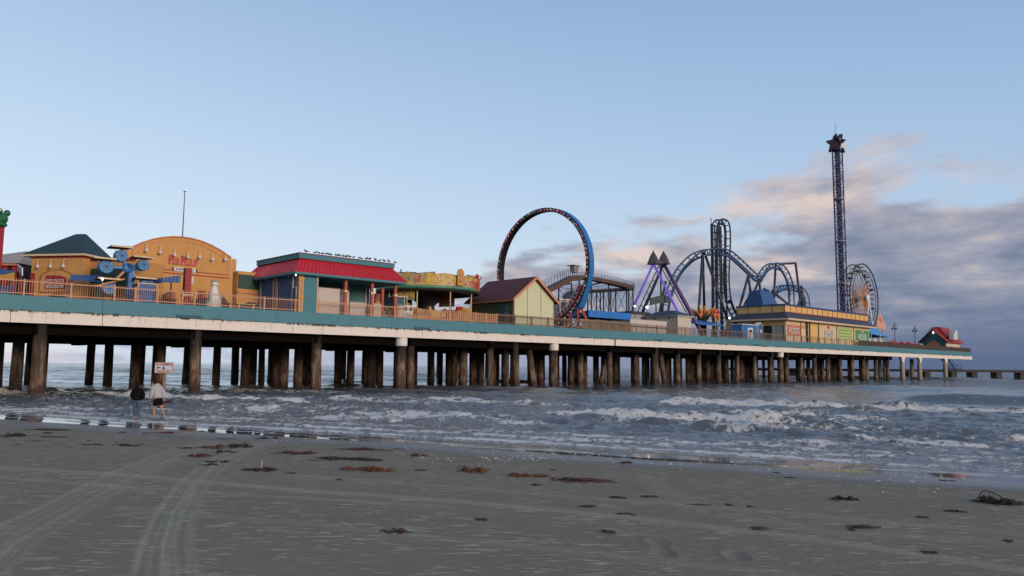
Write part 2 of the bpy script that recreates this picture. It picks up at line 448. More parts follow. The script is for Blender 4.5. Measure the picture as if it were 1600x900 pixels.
# ------------------------------------------------------------------ sand
def seg_dist(X, Y, pts):
    best = np.full(X.shape, 1e9); par = np.zeros(X.shape)
    for (x0, y0), (x1, y1) in zip(pts[:-1], pts[1:]):
        dx, dy = x1-x0, y1-y0; L2 = dx*dx+dy*dy
        t_ = np.clip(((X-x0)*dx+(Y-y0)*dy)/L2, 0, 1)
        d = np.hypot(X-x0-t_*dx, Y-y0-t_*dy); m = d < best
        sgn = np.sign((X-x0)*dy-(Y-y0)*dx)
        best = np.where(m, d, best); par = np.where(m, sgn*d, par)
    return best, par
def gpts(l): return [tuple(onground(*p)[:2]) for p in l]
A = angles(); R = [.5, 1.2, 2.2]
while R[-1] < 60: R.append(R[-1]*1.0085)
R += [70, 90, 130, 200, 400, 900]
R = np.array(R); X = R[:, None]*np.sin(A)[None]; Y = R[:, None]*np.cos(A)[None]
dS = (X-SH0.x)*SHN.x+(Y-SH0.y)*SHN.y; tS = X*SHS.x+Y*SHS.y
Zs = np.where(dS < 0, -dS*.036, -dS*.035); Zs = np.clip(Zs, -1.6, 1.4)
Zs = Zs+.035*(fbm(X*.35, Y*.35, 3, 3)-.5)*sstep(.5, -4, dS)+.05*(fbm(tS*.22, dS*.25, 3, 11)-.5)+.012*(fbm(X*2.2, Y*2.2, 3, 5)-.5)*sstep(-.6, -2.5, dS)
trk = np.zeros(X.shape)
tracks = [([(232, 905), (240, 860), (262, 800), (292, 755), (330, 722), (385, 700), (430, 688)], .28),
          ([(281, 905), (275, 850), (287, 800), (312, 757), (345, 726), (396, 703), (436, 689)], .26),
          ([(-60, 880), (20, 825), (100, 783), (180, 742), (270, 706), (330, 690)], .33),
          ([(-60, 940), (40, 850), (120, 800), (190, 757), (285, 712), (345, 692)], .20)]
for pts, wd in tracks:
    b, par = seg_dist(X, Y, gpts([(a_[0], min(a_[1], 1200)) for a_ in pts]))
    body = sstep(wd*.55, wd*.42, b)
    tread = .55+.45*np.cos(par/wd*2*math.pi*2.5)
    rim = np.exp(-((b-wd*.5)/(.035+.01*wd))**2)
    trk += body*.55*tread+rim*.55; Zs = Zs-.012*body*tread+.012*rim
for pts, wd, k_ in [([(-50, 728), (200, 742), (500, 768), (800, 790), (1050, 815), (1300, 845), (1700, 905)], .30, .75), ([(-50, 742), (300, 768), (700, 792)], .2, .5),
                ([(200, 796), (500, 822), (900, 860), (1300, 905)], .25, .35), ([(450, 742), (800, 768), (1100, 792), (1700, 842)], .3, .4), ([(1000, 745), (1100, 800), (1300, 830), (1650, 850)], .4, .3)]:
    b, par = seg_dist(X, Y, gpts(pts)); trk += k_*sstep(wd, wd*.2, b); Zs = Zs+.006*sstep(wd, 0, b)
# a few shallow footprints
for (px_, py_) in [(1028, 846), (1036, 862), (1150, 866), (1105, 800)]:
    g = onground(px_, py_); rr = ((X-g.x)/.10)**2+((Y-g.y)/.22)**2
    Zs = Zs-.018*np.exp(-rr)+.012*np.exp(-((np.sqrt(rr)-1.5)/.4)**2)
film = sstep(-1.6, -.6, dS+3.0*(fbm(tS*.22, dS*.3, 3, 25)-.5))
wet = sstep(-4.0, -2.0, dS+1.0*(fbm(tS*.16, dS*.1, 3, 21)-.5)*2.2)
m = D.materials.new('sand'); m.use_nodes = True; t = NT(m.node_tree); b = t.n['Principled BSDF']
ge = t.node('ShaderNodeNewGeometry').outputs['Position']
at3 = t.node('ShaderNodeAttribute', attribute_name='film').outputs['Fac']; at1 = t.node('ShaderNodeAttribute', attribute_name='track').outputs['Fac']; at2 = t.node('ShaderNodeAttribute', attribute_name='wet').outputs['Fac']
fine = t.noise(ge, 46, 3, .7); mid = t.noise(ge, .45, 4, .6); streak = t.noise(t.mapping(ge, (2.6, 9.5, 3), (0, 0, .05)), 1.25, 3, .55, .35)
patch = t.noise(ge, .7, 3, .5)
c = t.mix(mid, (.228, .184, .131), (.284, .236, .174))
stf = t.math('MULTIPLY', t.step(streak, .575, .625), t.step(patch, .36, .56, .25, 1))
c = t.mix(t.math('MULTIPLY', stf, .72), c, (.50, .445, .345))
c = t.mix(t.math('MULTIPLY', t.math('MINIMUM', at1, 1), t.step(t.noise(ge, 5, 4, .6), .3, .6, .45, .85)), c, (.40, .355, .26))
c = t.mix(t.step(fine, .3, .7, .0, .22), c, (.10, .08, .06))
c = t.mix(t.step(t.noise(ge, 3.1, 5, .7), .66, .70, 0, .6), c, (.12, .10, .08))
c = t.mix(t.math('MULTIPLY', at2, .9), c, (.105, .092, .078))
t.l.new(c, b.inputs['Base Color'])
rg = t.math('SUBTRACT', t.math('MULTIPLY_ADD', at2, -.60, .92), t.math('MULTIPLY', at3, .27)); t.put(b.inputs['Roughness'], rg)
t.put(b.inputs['Specular IOR Level'], t.math('MULTIPLY_ADD', at2, .35, .12))
bh = t.math('ADD', t.math('MULTIPLY', fine, .25), t.math('ADD', t.math('MULTIPLY', streak, .8), t.noise(ge, 9, 4, .6)))
bn = t.node('ShaderNodeBump'); t.l.new(bh, bn.inputs['Height']); bn.inputs['Distance'].default_value = .022
t.put(bn.inputs['Strength'], t.math('SUBTRACT', t.math('MULTIPLY_ADD', at2, -.60, .75), t.math('MULTIPLY', at3, .14))); t.l.new(bn.outputs[0], b.inputs['Normal'])
o = grid_mesh('sand', X, Y, Zs, dS < 12, {'track': trk, 'wet': wet, 'film': film}, m); tag(o, kind='structure')
mk('seabed', (.1, .085, .06), .9)
sb = MB().add([(-9000, -9000, -1.9), (9000, -9000, -1.9), (9000, 9000, -1.9), (-9000, 9000, -1.9)], [(0, 1, 2, 3)]).build('seabed', 'seabed', frame='world'); tag(sb, kind='structure')

# ------------------------------------------------------------------ sea
R = [8.]
while R[-1] < 420: R.append(R[-1]*1.0045)
while R[-1] < 9000: R.append(R[-1]*1.05)
R = np.array(R); X = R[:, None]*np.sin(A)[None]; Y = R[:, None]*np.cos(A)[None]
dS = (X-SH0.x)*SHN.x+(Y-SH0.y)*SHN.y; tS = X*SHS.x+Y*SHS.y; RR = np.hypot(X, Y)
Z = np.zeros(X.shape); foam = np.zeros(X.shape)
rs = np.random.RandomState(4)
amp = sstep(1.2, 12, dS)*.9+.05*sstep(.2, 2, dS); calm = 1-.72*sstep(24, 42, dS-.1*tS)
for i in range(46):
    lam = .55*(16**(i/45)); th = rs.normal(0, .55); k_ = 2*math.pi/lam
    kx = k_*(SHN.x*math.cos(th)-SHN.y*math.sin(th)); ky = k_*(SHN.y*math.cos(th)+SHN.x*math.sin(th))
    ph = rs.rand()*6.28; fade = sstep(lam/.016*1.5, lam/.016*.5, RR) if lam < 6 else 1
    s_ = np.sin(kx*X+ky*Y+ph+2.5*fbm(X*.08, Y*.08, 2, 40+i % 5))
    Z += amp*calm*fade*.0115*lam**.72*(1-np.abs(s_)*1.6)
env = .35+1.3*fbm(tS*.06, dS*.05, 2, 60)
Z *= env
# breakers: distance from the shore, height, front and back width, foam strength, stretches along the shore (in photo pixels) where they show
def wob(seed, a=1.6, s=.05): return a*2*(fbm(tS*s, tS*0+seed, 3, seed)-.5)+.25*(fbm(tS*.9, tS*0+seed, 3, seed+3)-.5)
def stretch(lo, hi, soft=2.): return sstep(lo-soft, lo+soft, tS)*sstep(hi+soft, hi-soft, tS)
def tpix(px_, d_):   # shore coordinate of picture column px_ at distance d_ from the shore
    c_ = (px_-800)/F; # X = c Y ; X.n = d
    yy = (d_+SH0.dot(SHN))/(c_*SHN.x+SHN.y); return c_*yy*SHS.x+yy*SHS.y
BR = [(1.7, .05, .12, .35, .7, None), (3.0, .06, .2, .6, .5, None), (4.6, .07, .4, 1.0, .55, None), (8.2, .20, .35, .9, .95, [(1428, 1525), (775, 850)]), (6.6, .12, .4, 1.0, .5, [(470, 640), (1230, 1330), (100, 200)]),
      (11.5, .15, .5, 1.3, .6, [(560, 800), (1120, 1230), (380, 460), (1560, 1700)]),
      (16.0, .25, .4, 1.2, .95, [(868, 1245), (-200, 60)]), (18.6, .22, .4, 1.3, .85, [(110, 505), (1290, 1400)]), (21.5, .22, .6, 1.6, .55, [(520, 700), (1130, 1300)]),
      (25, .2, .6, 1.8, .4, [(600, 900)]),
      (31, .34, .5, 1.7, .95, [(1028, 1800)]), (33, .22, .7, 2.0, .35, [(380, 560)]), (38, .2, .8, 2.2, 0, [(-100, 1000)]),
      (46, .80, 1.0, 2.6, .10, [(1420, 1900)]), (50, .35, 1.4, 3.0, 0, [(-100, 330), (500, 900)]), (62, .45, 1.5, 3.8, 0, [(-200, 600)]), (80, .5, 2, 5, .1, None), (100, .5, 2.4, 6, .05, None), (125, .55, 3, 7, .05, None), (155, .5, 3, 8, 0, None), (190, .5, 4, 9, 0, None)]
for j, (d0, h, wf, wb, fs, st) in enumerate(BR):
    x_ = dS-d0-wob(70+j, 1.2+d0*.02)
    mk_ = 1 if st is None else sum(stretch(tpix(a_, d0), tpix(b_, d0), 1.0+d0*.05) for a_, b_ in st)
    mk_ = mk_*(.55+.8*fbm(tS*.12, tS*0+j, 3, 90+j))
    if st is None: mk_ = mk_*sstep(.42, .62, fbm(tS*.03+j*3, tS*0, 3, 33+j))*1.2 if d0 > 70 else mk_*.8
    prof = np.where(x_ > 0, np.exp(-(x_/wb)**2), np.exp(-(np.abs(x_)/wf)**1.6))
    rough_ = 1+.55*(fbm(X*2.2, Y*2.2, 3, 50+j)-.5)*fs
    Z += h*prof*mk_*rough_*(1+.5*fs*(fbm(tS*3.1, dS*2.2, 3, 150+j)-.5))-h*.22*mk_*np.exp(-((x_+wf*2.2)/(wf*1.6))**2)
    foam += fs*1.15*mk_*np.exp(-((x_+wf*.75)/(wf*1.0))**2)
    foam += fs*.42*mk_*np.where(x_ > 0, np.exp(-(x_/(wb*1.1))**2), 0)*(fbm(tS*.8, dS*1.5, 3, 8) > .5)
    foam += fs*.40*mk_*np.where(x_ < 0, np.exp(-((x_+wf)/(2.5+wf))**2), 0)*sstep(.42, .62, fbm(tS*.6, dS*1.6, 3, 9+j))
# drifting foam between the breakers, strongest near the beach
patchy = sstep(.40, .66, fbm(tS*.10+9, dS*.22, 4, 17)); lace = sstep(.42, .60, fbm(tS*.55, dS*1.5, 4, 19))
foam += (.25+.75*patchy)*(.3+.7*lace)*(.40*sstep(38, 6, dS)+.18*sstep(48, 26, dS))*sstep(.6, 2.2, dS)
foam += .9*np.exp(-((dS-.12-.9*(fbm(tS*.35, tS*0, 3, 23)-.5))/.10)**2)*sstep(.35, .6, fbm(tS*.5, tS*0+4, 2, 29))
foam += .6*np.exp(-((dS-1.6-1.4*(fbm(tS*.25, tS*0, 3, 27)-.5))/.16)**2)*sstep(.4, .6, fbm(tS*.4, tS*0+7, 2, 31))
Z += .02*np.clip(foam, 0, 1)*(fbm(X*7, Y*7, 2, 77)-.5)*(RR < 60)*2
Z = Z*sstep(-.6, 1.5, dS)+.004
m = D.materials.new('sea'); m.use_nodes = True; t = NT(m.node_tree); b = t.n['Principled BSDF']
ge = t.node('ShaderNodeNewGeometry').outputs['Position']
fa = t.node('ShaderNodeAttribute', attribute_name='foam').outputs['Fac']; da = t.node('ShaderNodeAttribute', attribute_name='shore').outputs['Fac']
rotz = math.atan2(SHS.y, SHS.x)
fn = t.noise(t.mapping(ge, (1.0, 1.25, 1), (0, 0, -rotz)), 2.3, 7, .70, .7)
fn2 = t.noise(ge, 6.5, 5, .7)
fn3 = t.noise(t.mapping(ge, (.8, 1.3, 1), (0, 0, -rotz)), .55, 4, .6, 1.0)
fn4 = t.noise(ge, 34, 2, .6)
fm = t.math('ADD', t.math('MULTIPLY', fa, 1.0), t.math('MULTIPLY_ADD', fn, 4.2, -2.38)); fm = t.math('ADD', fm, t.math('MULTIPLY_ADD', fn2, 2.3, -1.15)); fm = t.math('ADD', fm, t.math('MULTIPLY_ADD', fn3, 1.6, -.8))
fm = t.math('MULTIPLY', t.step(fm, .18, .62), t.step(fa, .02, .30))
fm = t.math('MULTIPLY', fm, t.step(fn4, .25, .6, .7, 1))
wc = t.mix(da, (.115, .125, .135), (.06, .075, .08))
c = t.mix(fm, wc, (.86, .85, .82))
t.l.new(c, b.inputs['Base Color']); t.put(b.inputs['Roughness'], t.math('MULTIPLY_ADD', fm, .6, .09)); b.inputs['IOR'].default_value = 1.5
rp = t.noise(t.mapping(ge, (1, 1.3, 1), (0, 0, -rotz)), 1.1, 6, .62, .5)
far = t.noise(t.mapping(ge, (1, 3.4, 1), (0, 0, -.2)), .16, 7, .68)
rp2 = t.noise(t.mapping(ge, (1, 2.4, 1), (0, 0, -rotz)), 7.5, 4, .6, .3)
surf = t.node('ShaderNodeAttribute', attribute_name='surf').outputs['Fac']
hh = t.math('ADD', t.math('MULTIPLY', t.math('MULTIPLY_ADD', rp, .30, t.math('MULTIPLY', rp2, .03)), surf), t.math('ADD', t.math('MULTIPLY', fm, t.math('MULTIPLY_ADD', fn2, .10, .03)), t.math('MULTIPLY', t.math('MULTIPLY', far, da), 1.2)))
bn = t.node('ShaderNodeBump'); t.l.new(hh, bn.inputs['Height']); bn.inputs['Strength'].default_value = .9; bn.inputs['Distance'].default_value = 1
t.l.new(bn.outputs[0], b.inputs['Normal'])
o = grid_mesh('sea', X, Y, Z, dS > -1.6, {'foam': np.clip(foam*1.08, 0, 1.2), 'shore': sstep(60, 140, dS), 'surf': sstep(.4, 3.5, dS)*(1-.78*sstep(26, 42, dS))}, m); tag(o, kind='structure')

# ================================================================== the pier
UEND = 222.3
pier = thing('pier', 'long wooden amusement pier with teal edge board and white beam on round piles', 'pier', (0, 0, 0))
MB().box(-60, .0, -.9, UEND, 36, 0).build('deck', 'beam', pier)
js = [-60]+[atv(x, y, -.25)[0] for x, y in [(160, 476), (432, 488), (612, 498), (803, 510), (1120, 527), (1380, 543)]]+[UEND+.2]
for a_, b_ in zip(js[:-1], js[1:]): MB().box(a_+.012, -.28, -1.06, b_-.012, -.002, .02).build('edge_board', 'teal', pier)
js = [-60]+[atv(x, y, -.15)[0] for x, y in [(16, 500), (160, 504), (345, 511), (503, 517), (660, 525), (803, 531), (961, 539), (1182, 550), (1397, 560)]]
js[-1] = atv(1411, 570, 0)[0]-1.22
for i, (a_, b_) in enumerate(zip(js[:-1], js[1:])):
    g_ = .16 if i in (6, 7) else .02
    MB().box(a_+(g_ if i == 7 else .02), -.16, -1.92, b_-(g_ if i == 6 else .02), .3, -1.075).build('girder', 'girder', pier)
# arched concrete girder of the far end
uc = [atv(x, 570, 0)[0] for x in (1411, 1438, 1478)]
ug = uc[0]-1.2
js[-1] = ug
mk('concrete', (.36, .32, .28), .8, vary=.12, dirt=.4)
def arch(u0_, u1_, r_):   # underside points from u1_ down to u0_
    out = []
    for k in range(7): a_ = math.pi/2*k/6; out.append((u1_-r_+r_*math.sin(math.pi/2-a_)*1.0, -1.95-r_+r_*math.sin(a_)))
    for k in range(7): a_ = math.pi/2*k/6; out.append((u0_+r_-r_*math.sin(a_), -1.95-r_+r_*math.cos(a_)))
    return out
cols = uc
pts = [(ug, -1.95), (ug, -1.075), (UEND+.2, -1.075), (UEND+.2, -1.95), (cols[2]+1.2, -1.95)]
pts += [(cols[2]+.45, -3.2), (cols[2]-.45, -3.2)]+arch(cols[1]+.45, cols[2]-.45, 1.25)[1:-1]+[(cols[1]+.45, -3.2), (cols[1]-.45, -3.2)]+arch(cols[0]+.45, cols[1]-.45, 1.25)[1:-1]+[(cols[0]+.45, -3.2), (cols[0]-.45, -3.2), (cols[0]-1.2, -1.95)]
MB().prism(pts, -.16, .5, 'y').build('girder', 'girder', pier)
for u_ in cols:
    for v_ in (.2, 8, 16): MB().lathe((u_, v_, 0), [(.55, -9), (.5, -4), (.46, -2.0 if v_ > 1 else -3.1)], 12).build('column', 'concrete', pier)
# bents of piles
U_OF = lambda px_, py_, v_: atv(px_, py_, v_)[0]
bents = [U_OF(60, 560, .7), U_OF(306, 560, .7), U_OF(495, 560, .7), U_OF(642, 560, .7), U_OF(766, 560, .7), U_OF(864, 560, .7), U_OF(952, 560, .7), U_OF(1023, 560, .7)]
step0 = 11.0
bents = [bents[0]-step0*k for k in (4, 3, 2, 1)]+bents
rows = [.7, 7.6, 14.8, 22.5, 31]
PL = []
for i, u_ in enumerate(bents):
    for j, v_ in enumerate(rows): PL.append((u_+rnd.uniform(-.35, .35)*(j > 0), v_+rnd.uniform(-.5, .5)*(j > 0), rnd.uniform(.38, .50)))
u_ = bents[-1]
mids = []
while u_ < cols[0]-8:
    u_ += 5.6 if u_ < 150 else 6.6
    mids.append(u_)
    for j, v_ in enumerate([.7, 6.2, 12.5, 21, 30]): PL.append((u_+rnd.uniform(-.3, .3)*(j > 0), v_+rnd.uniform(-.5, .5)*(j > 0), rnd.uniform(.38, .48)))
for u_, v_ in [(8, 33.5), (20, 33), (33, 30), (41, 9), (52, 3.5), (63, 6), (38.5, 16), (74, 10), (61, 18), (84, 5), (46, 4.2), (47.5, 12), (55.5, 9.5), (57, 20), (66, 3.8), (67.5, 12.5), (72, 22), (78, 3.6), (80, 18), (36.8, 4), (37.5, 11), (42.5, 19), (29.5, 12), (31, 20)]: PL.append((u_, v_, .46))   # odd extra piles
for u_ in bents[4:]:
    for v_ in ((31, 22.5) if u_ < 30 else (31, 22.5, 14.8)): PL.append((u_+5.5+rnd.uniform(-1, 1), v_+rnd.uniform(-1.5, 1.5), rnd.uniform(.36, .46)))
PL.sort(key=lambda q: (puv(q[0], q[1])-Vector((0, 0, 0))).length/q[2])
pile_me = []
def pile_verts(seed, h=5.0):
    r2 = random.Random(seed); n = 14; hs = [0, .08, .2, .33, .46, .58, .7, .82, .92, 1.0]; vs = []
    for i, k in enumerate(hs):
        for a_ in range(n):
            th = 2*math.pi*a_/n; rr = 1.06-.10*k+.10*mnoise.noise(Vector((math.cos(th)*.9+seed*3, math.sin(th)*.9, k*3.1)))
            vs.append((rr*math.cos(th), rr*math.sin(th), k))
    fs = [(i*n+a_, i*n+(a_+1) % n, (i+1)*n+(a_+1) % n, (i+1)*n+a_) for i in range(len(hs)-1) for a_ in range(n)]
    return vs, fs
ZB, ZT = -9.1, -1.9
for s_ in range(6):
    vs, fs = pile_verts(s_); me = D.meshes.new('pile'); me.from_pydata([(x*.5, y*.5, z*(ZT-ZB)) for x, y, z in vs], [], fs)
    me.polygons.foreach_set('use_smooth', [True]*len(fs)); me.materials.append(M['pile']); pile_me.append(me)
def add_pile(u_, v_, r_, i, lean=(0, 0), name='pile'):
    o = D.objects.new(name, pile_me[i % 6]); COL.objects.link(o); o.parent = pier; o.location = (u_, v_, ZB)
    o.scale = (r_/.5, r_/.5, 1); o.rotation_euler = (lean[0], lean[1], 0 if lean != (0, 0) else i*2.1); return o
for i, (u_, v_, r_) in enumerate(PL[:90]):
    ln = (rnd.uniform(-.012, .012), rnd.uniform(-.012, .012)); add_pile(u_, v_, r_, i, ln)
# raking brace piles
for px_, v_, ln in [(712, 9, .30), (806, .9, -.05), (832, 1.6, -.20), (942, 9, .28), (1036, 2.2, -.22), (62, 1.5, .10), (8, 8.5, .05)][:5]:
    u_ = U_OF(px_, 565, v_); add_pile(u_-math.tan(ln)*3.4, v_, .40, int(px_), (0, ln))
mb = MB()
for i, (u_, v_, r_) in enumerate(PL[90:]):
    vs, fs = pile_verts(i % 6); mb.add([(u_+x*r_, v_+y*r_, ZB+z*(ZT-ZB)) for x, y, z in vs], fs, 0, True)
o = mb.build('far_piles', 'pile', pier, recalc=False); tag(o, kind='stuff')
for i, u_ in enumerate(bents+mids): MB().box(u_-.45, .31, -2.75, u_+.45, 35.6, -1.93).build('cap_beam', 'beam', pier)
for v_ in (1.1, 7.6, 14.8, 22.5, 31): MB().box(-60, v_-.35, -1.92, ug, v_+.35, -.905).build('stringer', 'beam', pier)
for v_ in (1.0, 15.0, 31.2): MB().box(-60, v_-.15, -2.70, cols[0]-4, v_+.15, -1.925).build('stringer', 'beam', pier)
for px_, v_ in [(627, .45), (865, .45), (1218, .45)]:
    u_ = U_OF(px_, 535, v_); MB().lathe((u_, v_, 0), [(.60, -2.78), (.62, -2.7), (.62, -1.95), (.58, -1.93)], 18).build('collar', 'white', pier)
    add_pile(u_, v_, .5, int(px_))
# drain boxes hanging on the edge board
for px_ in (295, 660, 1028, 1182): 
    u_ = U_OF(px_, 500, -.3); MB().box(u_-1.0, -.36, -1.02, u_+1.0, -.285, -.80).build('ledge', 'teal_dark', pier)

# guard rails along the edge
def guard_rail(px0, px1, label, mt, postpx=None, step_=2.4, bal=.14, h=1.1, v=.12, solid=None, group=None, bw=.022):
    a_ = atv(px0, 480, v)[0]; b_ = atv(px1, 500, v)[0] if px1 < 1510 else UEND
    th = thing('guard_rail', label, 'railing', (a_, v, 0), group='railings along the edge of the pier')
    MB().box(a_, v-.04, h-.07, b_, v+.04, h).build('top_rail', mt, th)
    MB().box(a_, v-.025, .16, b_, v+.025, .22).build('bottom_rail', mt, th)
    ps = [atv(p_, 470, v)[0] for p_ in postpx] if postpx else list(np.linspace(a_, b_, max(2, round((b_-a_)/step_)+1)))
    for u_ in ps: MB().box(u_-.055, v-.055, 0, u_+.055, v+.055, h+.10).build('post', mt, th)
    mb = MB(); u_ = a_+.1
    while u_ < b_ and bal:
        mb.box(u_-bw/2, v-.012, .10, u_+bw/2, v+.012, h+.13 if solid is None else h-.08); u_ += bal
    if bal: mb.build('picket_panel', solid or mt, th)
    return th
guard_rail(-60, 473, 'peach coloured metal railing with thin pickets at the left end of the pier', 'rail', [-40, 36, 110, 178, 211, 246, 285, 304, 360, 413, 462], bal=.165)
guard_rail(497, 652, 'thin pale railing in front of the open counters of the teal pavilion', 'rail', None, 2.6, .2)
guard_rail(652, 776, 'orange slatted fence in front of the round painted ride', 'slat', None, 1.5, .26, solid='slat', bw=.16)
guard_rail(777, 905, 'dull brown railing in front of the pale green barn and the big ring', 'rail_dull', None, 2.6, .16)
guard_rail(905, 1225, 'weathered brown railing from the red ring support to the food hall', 'rail_dull', None, 2.4, .16)
guard_rail(1226, 1340, 'low sparse railing with few uprights under the food hall signs', 'rail_dull', None, 3.0, .9, bw=.05)
guard_rail(1341, 1517, 'dark solid looking wooden railing at the seaward end of the pier', 'rail_dark', None, 2.6, .24, solid='rail_dark', bw=.20)
th = thing('guard_rail', 'dark railing across the far end of the pier beside the red roofed house', 'railing', (UEND-.1, .3, 0), group='railings along the edge of the pier')
MB().box(UEND-.16, .3, 1.0, UEND-.08, 30, 1.1).build('top_rail', 'rail_dark', th); mb = MB()
for k in range(100): mb.box(UEND-.14, .35+.3*k, .1, UEND-.1, .55+.3*k, 1.0)
mb.build('picket_panel', 'rail_dark', th)
# grey plank fence behind the railing by the coaster
u0_, u1_ = atv(910, 510, .6)[0], atv(984, 515, .6)[0]
th = thing('plank_fence', 'weathered grey brown plank fence under the blue striped canopy', 'fence', (u0_, .6, 0)); mb = MB(); u_ = u0_
while u_ < u1_: mb.box(u_, .56, .05, u_+.30, .6, 1.35+rnd.uniform(-.04, .04)); u_ += .36
mb.build('plank_panel', 'slat_grey', th); MB().box(u0_, .605, .9, u1_, .66, 1.0).build('rail', 'slat_grey', th)

# ================================================================== yellow building with the dark hip roof
ca, sa = math.cos(math.radians(-9.5)), math.sin(math.radians(-9.5))
BA = Vector((-36.95, 65.55, ZD))           # front right wall corner
def LA(x, y, z): return (BA.x+x*ca-y*sa, BA.y+x*sa+y*ca, BA.z+z)   # x to the right along the front, y back
def boxA(mb, x0, y0, z0, x1, y1, z1, mi=0):
    return mb.hexa([LA(x0, y0, z0), LA(x1, y0, z0), LA(x1, y1, z0), LA(x0, y1, z0), LA(x0, y0, z1), LA(x1, y0, z1), LA(x1, y1, z1), LA(x0, y1, z1)], mi)
def prismA(mb, pts, y0, y1, mi=0):
    n = len(pts); vs = [LA(p[0], y0, p[1]) for p in pts]+[LA(p[0], y1, p[1]) for p in pts]
    return mb.add(vs, [tuple(range(n)), tuple(range(2*n-1, n-1, -1))]+[(i, i+n, (i+1) % n+n, (i+1) % n) for i in range(n)], mi)
ba = thing('ticket_building', 'yellow building with dark green hip roof and a red framed sign, far left', 'building', BA, 'world')
boxA(MB(), -4.95, 0, 0, 0, 3.1, 4.55).build('wall', 'yellow', ba)
mb = MB(); e0, e1, f0, f1, zr, zt = -5.75, .35, -.35, 3.3, 4.62, 6.62
mb.hexa([LA(e0, f0, zr), LA(e1, f0, zr), LA(e1, f1, zr), LA(e0, f1, zr), LA(-2.0, 1.4, zt), LA(-1.1, 1.4, zt), LA(-1.1, 1.6, zt), LA(-2.0, 1.6, zt)])
mb.build('roof', 'roofgreen', ba)
boxA(MB(), e0, f0, 4.45, e1, f1, 4.615).build('eave_board', 'cream', ba)
boxA(MB(), -5.0, -.03, 4.28, .03, 3.1, 4.44).build('trim', 'maroon', ba)
# arched red outline, its sill and the arched door below
def arcpts(x0, x1, zb, zs, rise, n=14): return [(x0, zb)]+[(x0+(x1-x0)*k/n, zs+rise*(1-((2*k/n)-1)**2)) for k in range(n+1)]+[(x1, zb)]
def band(mb, P, w_, put):   # flat band that follows the open line P, inside by w_
    cx = sum(p[0] for p in P)/len(P); cz = sum(p[1] for p in P)/len(P); Q = [(p[0]+(cx-p[0])*w_/max(abs(cx-p[0]), 1.2), p[1]+(cz-p[1])*w_/max(abs(cz-p[1]), 1.2)) for p in P]
    for i in range(len(P)-1): put(mb, [P[i], P[i+1], Q[i+1], Q[i]])
mb = MB(); band(mb, arcpts(-4.05, -.78, 1.35, 2.75, .55), .09, lambda m_, q: prismA(m_, q, -.05, -.004)); mb.build('arch_trim', 'maroon', ba)
boxA(MB(), -4.05, -.055, 1.28, -.72, -.004, 1.37).build('sill_trim', 'maroon', ba)
prismA(MB(), arcpts(-3.3, -1.3, 0, .75, .38), -.06, -.005).build('arched_opening', 'darkint', ba)
mb = MB(); band(mb, arcpts(-3.38, -1.22, 0, .78, .45), .08, lambda m_, q: prismA(m_, q, -.075, -.004)); mb.build('opening_trim', 'maroon', ba)
mb = MB(); prismA(mb, [(-3.45, 1.62), (-1.5, 1.62), (-1.45, 2.55), (-2.0, 2.75), (-3.40, 2.78)], -.10, -.06); sgn = mb.build('sign_board', 'maroon', ba)
def textA(s_, m_, x, z, wd, ht, name='lettering', yo=.13):
    o = text(s_, m_, ba, 0, 0, wd, ht, 0, .02, name)
    q = Vector(LA(x, -yo, z))-BA
    for v in o.data.vertices:
        a_ = v.co+BA; dx, dy, dz = a_.x, a_.y, a_.z
        v.co = Vector((q.x+dx*ca-dy*sa, q.y+dx*sa+dy*ca, q.z+dz))
    return o
textA('PIER PILEUP', 'white', -2.44, 2.22, 1.66, .40)
textA('PIER PILEUP', 'signred', -2.46, 2.21, 1.52, .28, yo=.145)
boxA(MB(), -3.25, -.14, 1.70, -1.65, -.10, 1.93).build('sub_board', 'booth_white', ba)
textA('BUMPER CARS', 'navy', -2.45, 1.815, 1.35, .14, yo=.155)
for x_ in (-4.0, -2.75, -1.5):
    mb = MB(); mb.path([LA(x_, 0, 4.05), LA(x_, -.3, 4.15), LA(x_, -.42, 4.0), LA(x_, -.42, 3.72)], .022, 6); lo_ = mb.build('wall_lamp', 'white', ba)
    MB().lathe(LA(x_, -.42, 3.42), [(.16, 0), (.13, .08), (.05, .28), (.03, .34)], 12).build('lamp_shade', 'booth_white', lo_)
mb = MB(); boxA(mb, -4.9, -.12, 0, -4.55, -.01, 3.0); mb.build('red_column', 'maroon', ba)
# wing with the dark green siding, to the right of it
mb = MB(); boxA(mb, .02, 1.0, 0, 4.3, 6.0, 4.25).build('wing_wall', 'yellow', ba)
boxA(MB(), .06, .93, .95, 4.25, .995, 3.45).build('siding', 'siding', ba)
boxA(MB(), .02, .90, 4.1, 4.32, .995, 4.27).build('trim', 'maroon', ba)
boxA(MB(), .03, .90, .80, 4.3, .99, .93).build('trim', 'orange', ba)

# small signs, canopy and ticket desk in front of it
aw = thing('striped_awning', 'dark blue awning with pale stripes in front of the dark green siding', 'awning', aty(140, 430, 64.0), 'world')
q0, q1 = aty(108, 438, 63.2), aty(162, 441, 63.4); q2, q3 = aty(112, 429, 64.4), aty(160, 431, 64.4)
MB().hexa([q0, q1, q3-Vector((0, 0, .1)), q2-Vector((0, 0, .1)), q0+Vector((0, 0, .12)), q1+Vector((0, 0, .12)), q3, q2]).build('canvas', 'canvas_blue', aw)
for q in (q0, q1, q2, q3): MB().tube((q.x, q.y, ZD), (q.x, q.y, q.z), .04).build('pole', 'steel_dark', aw)
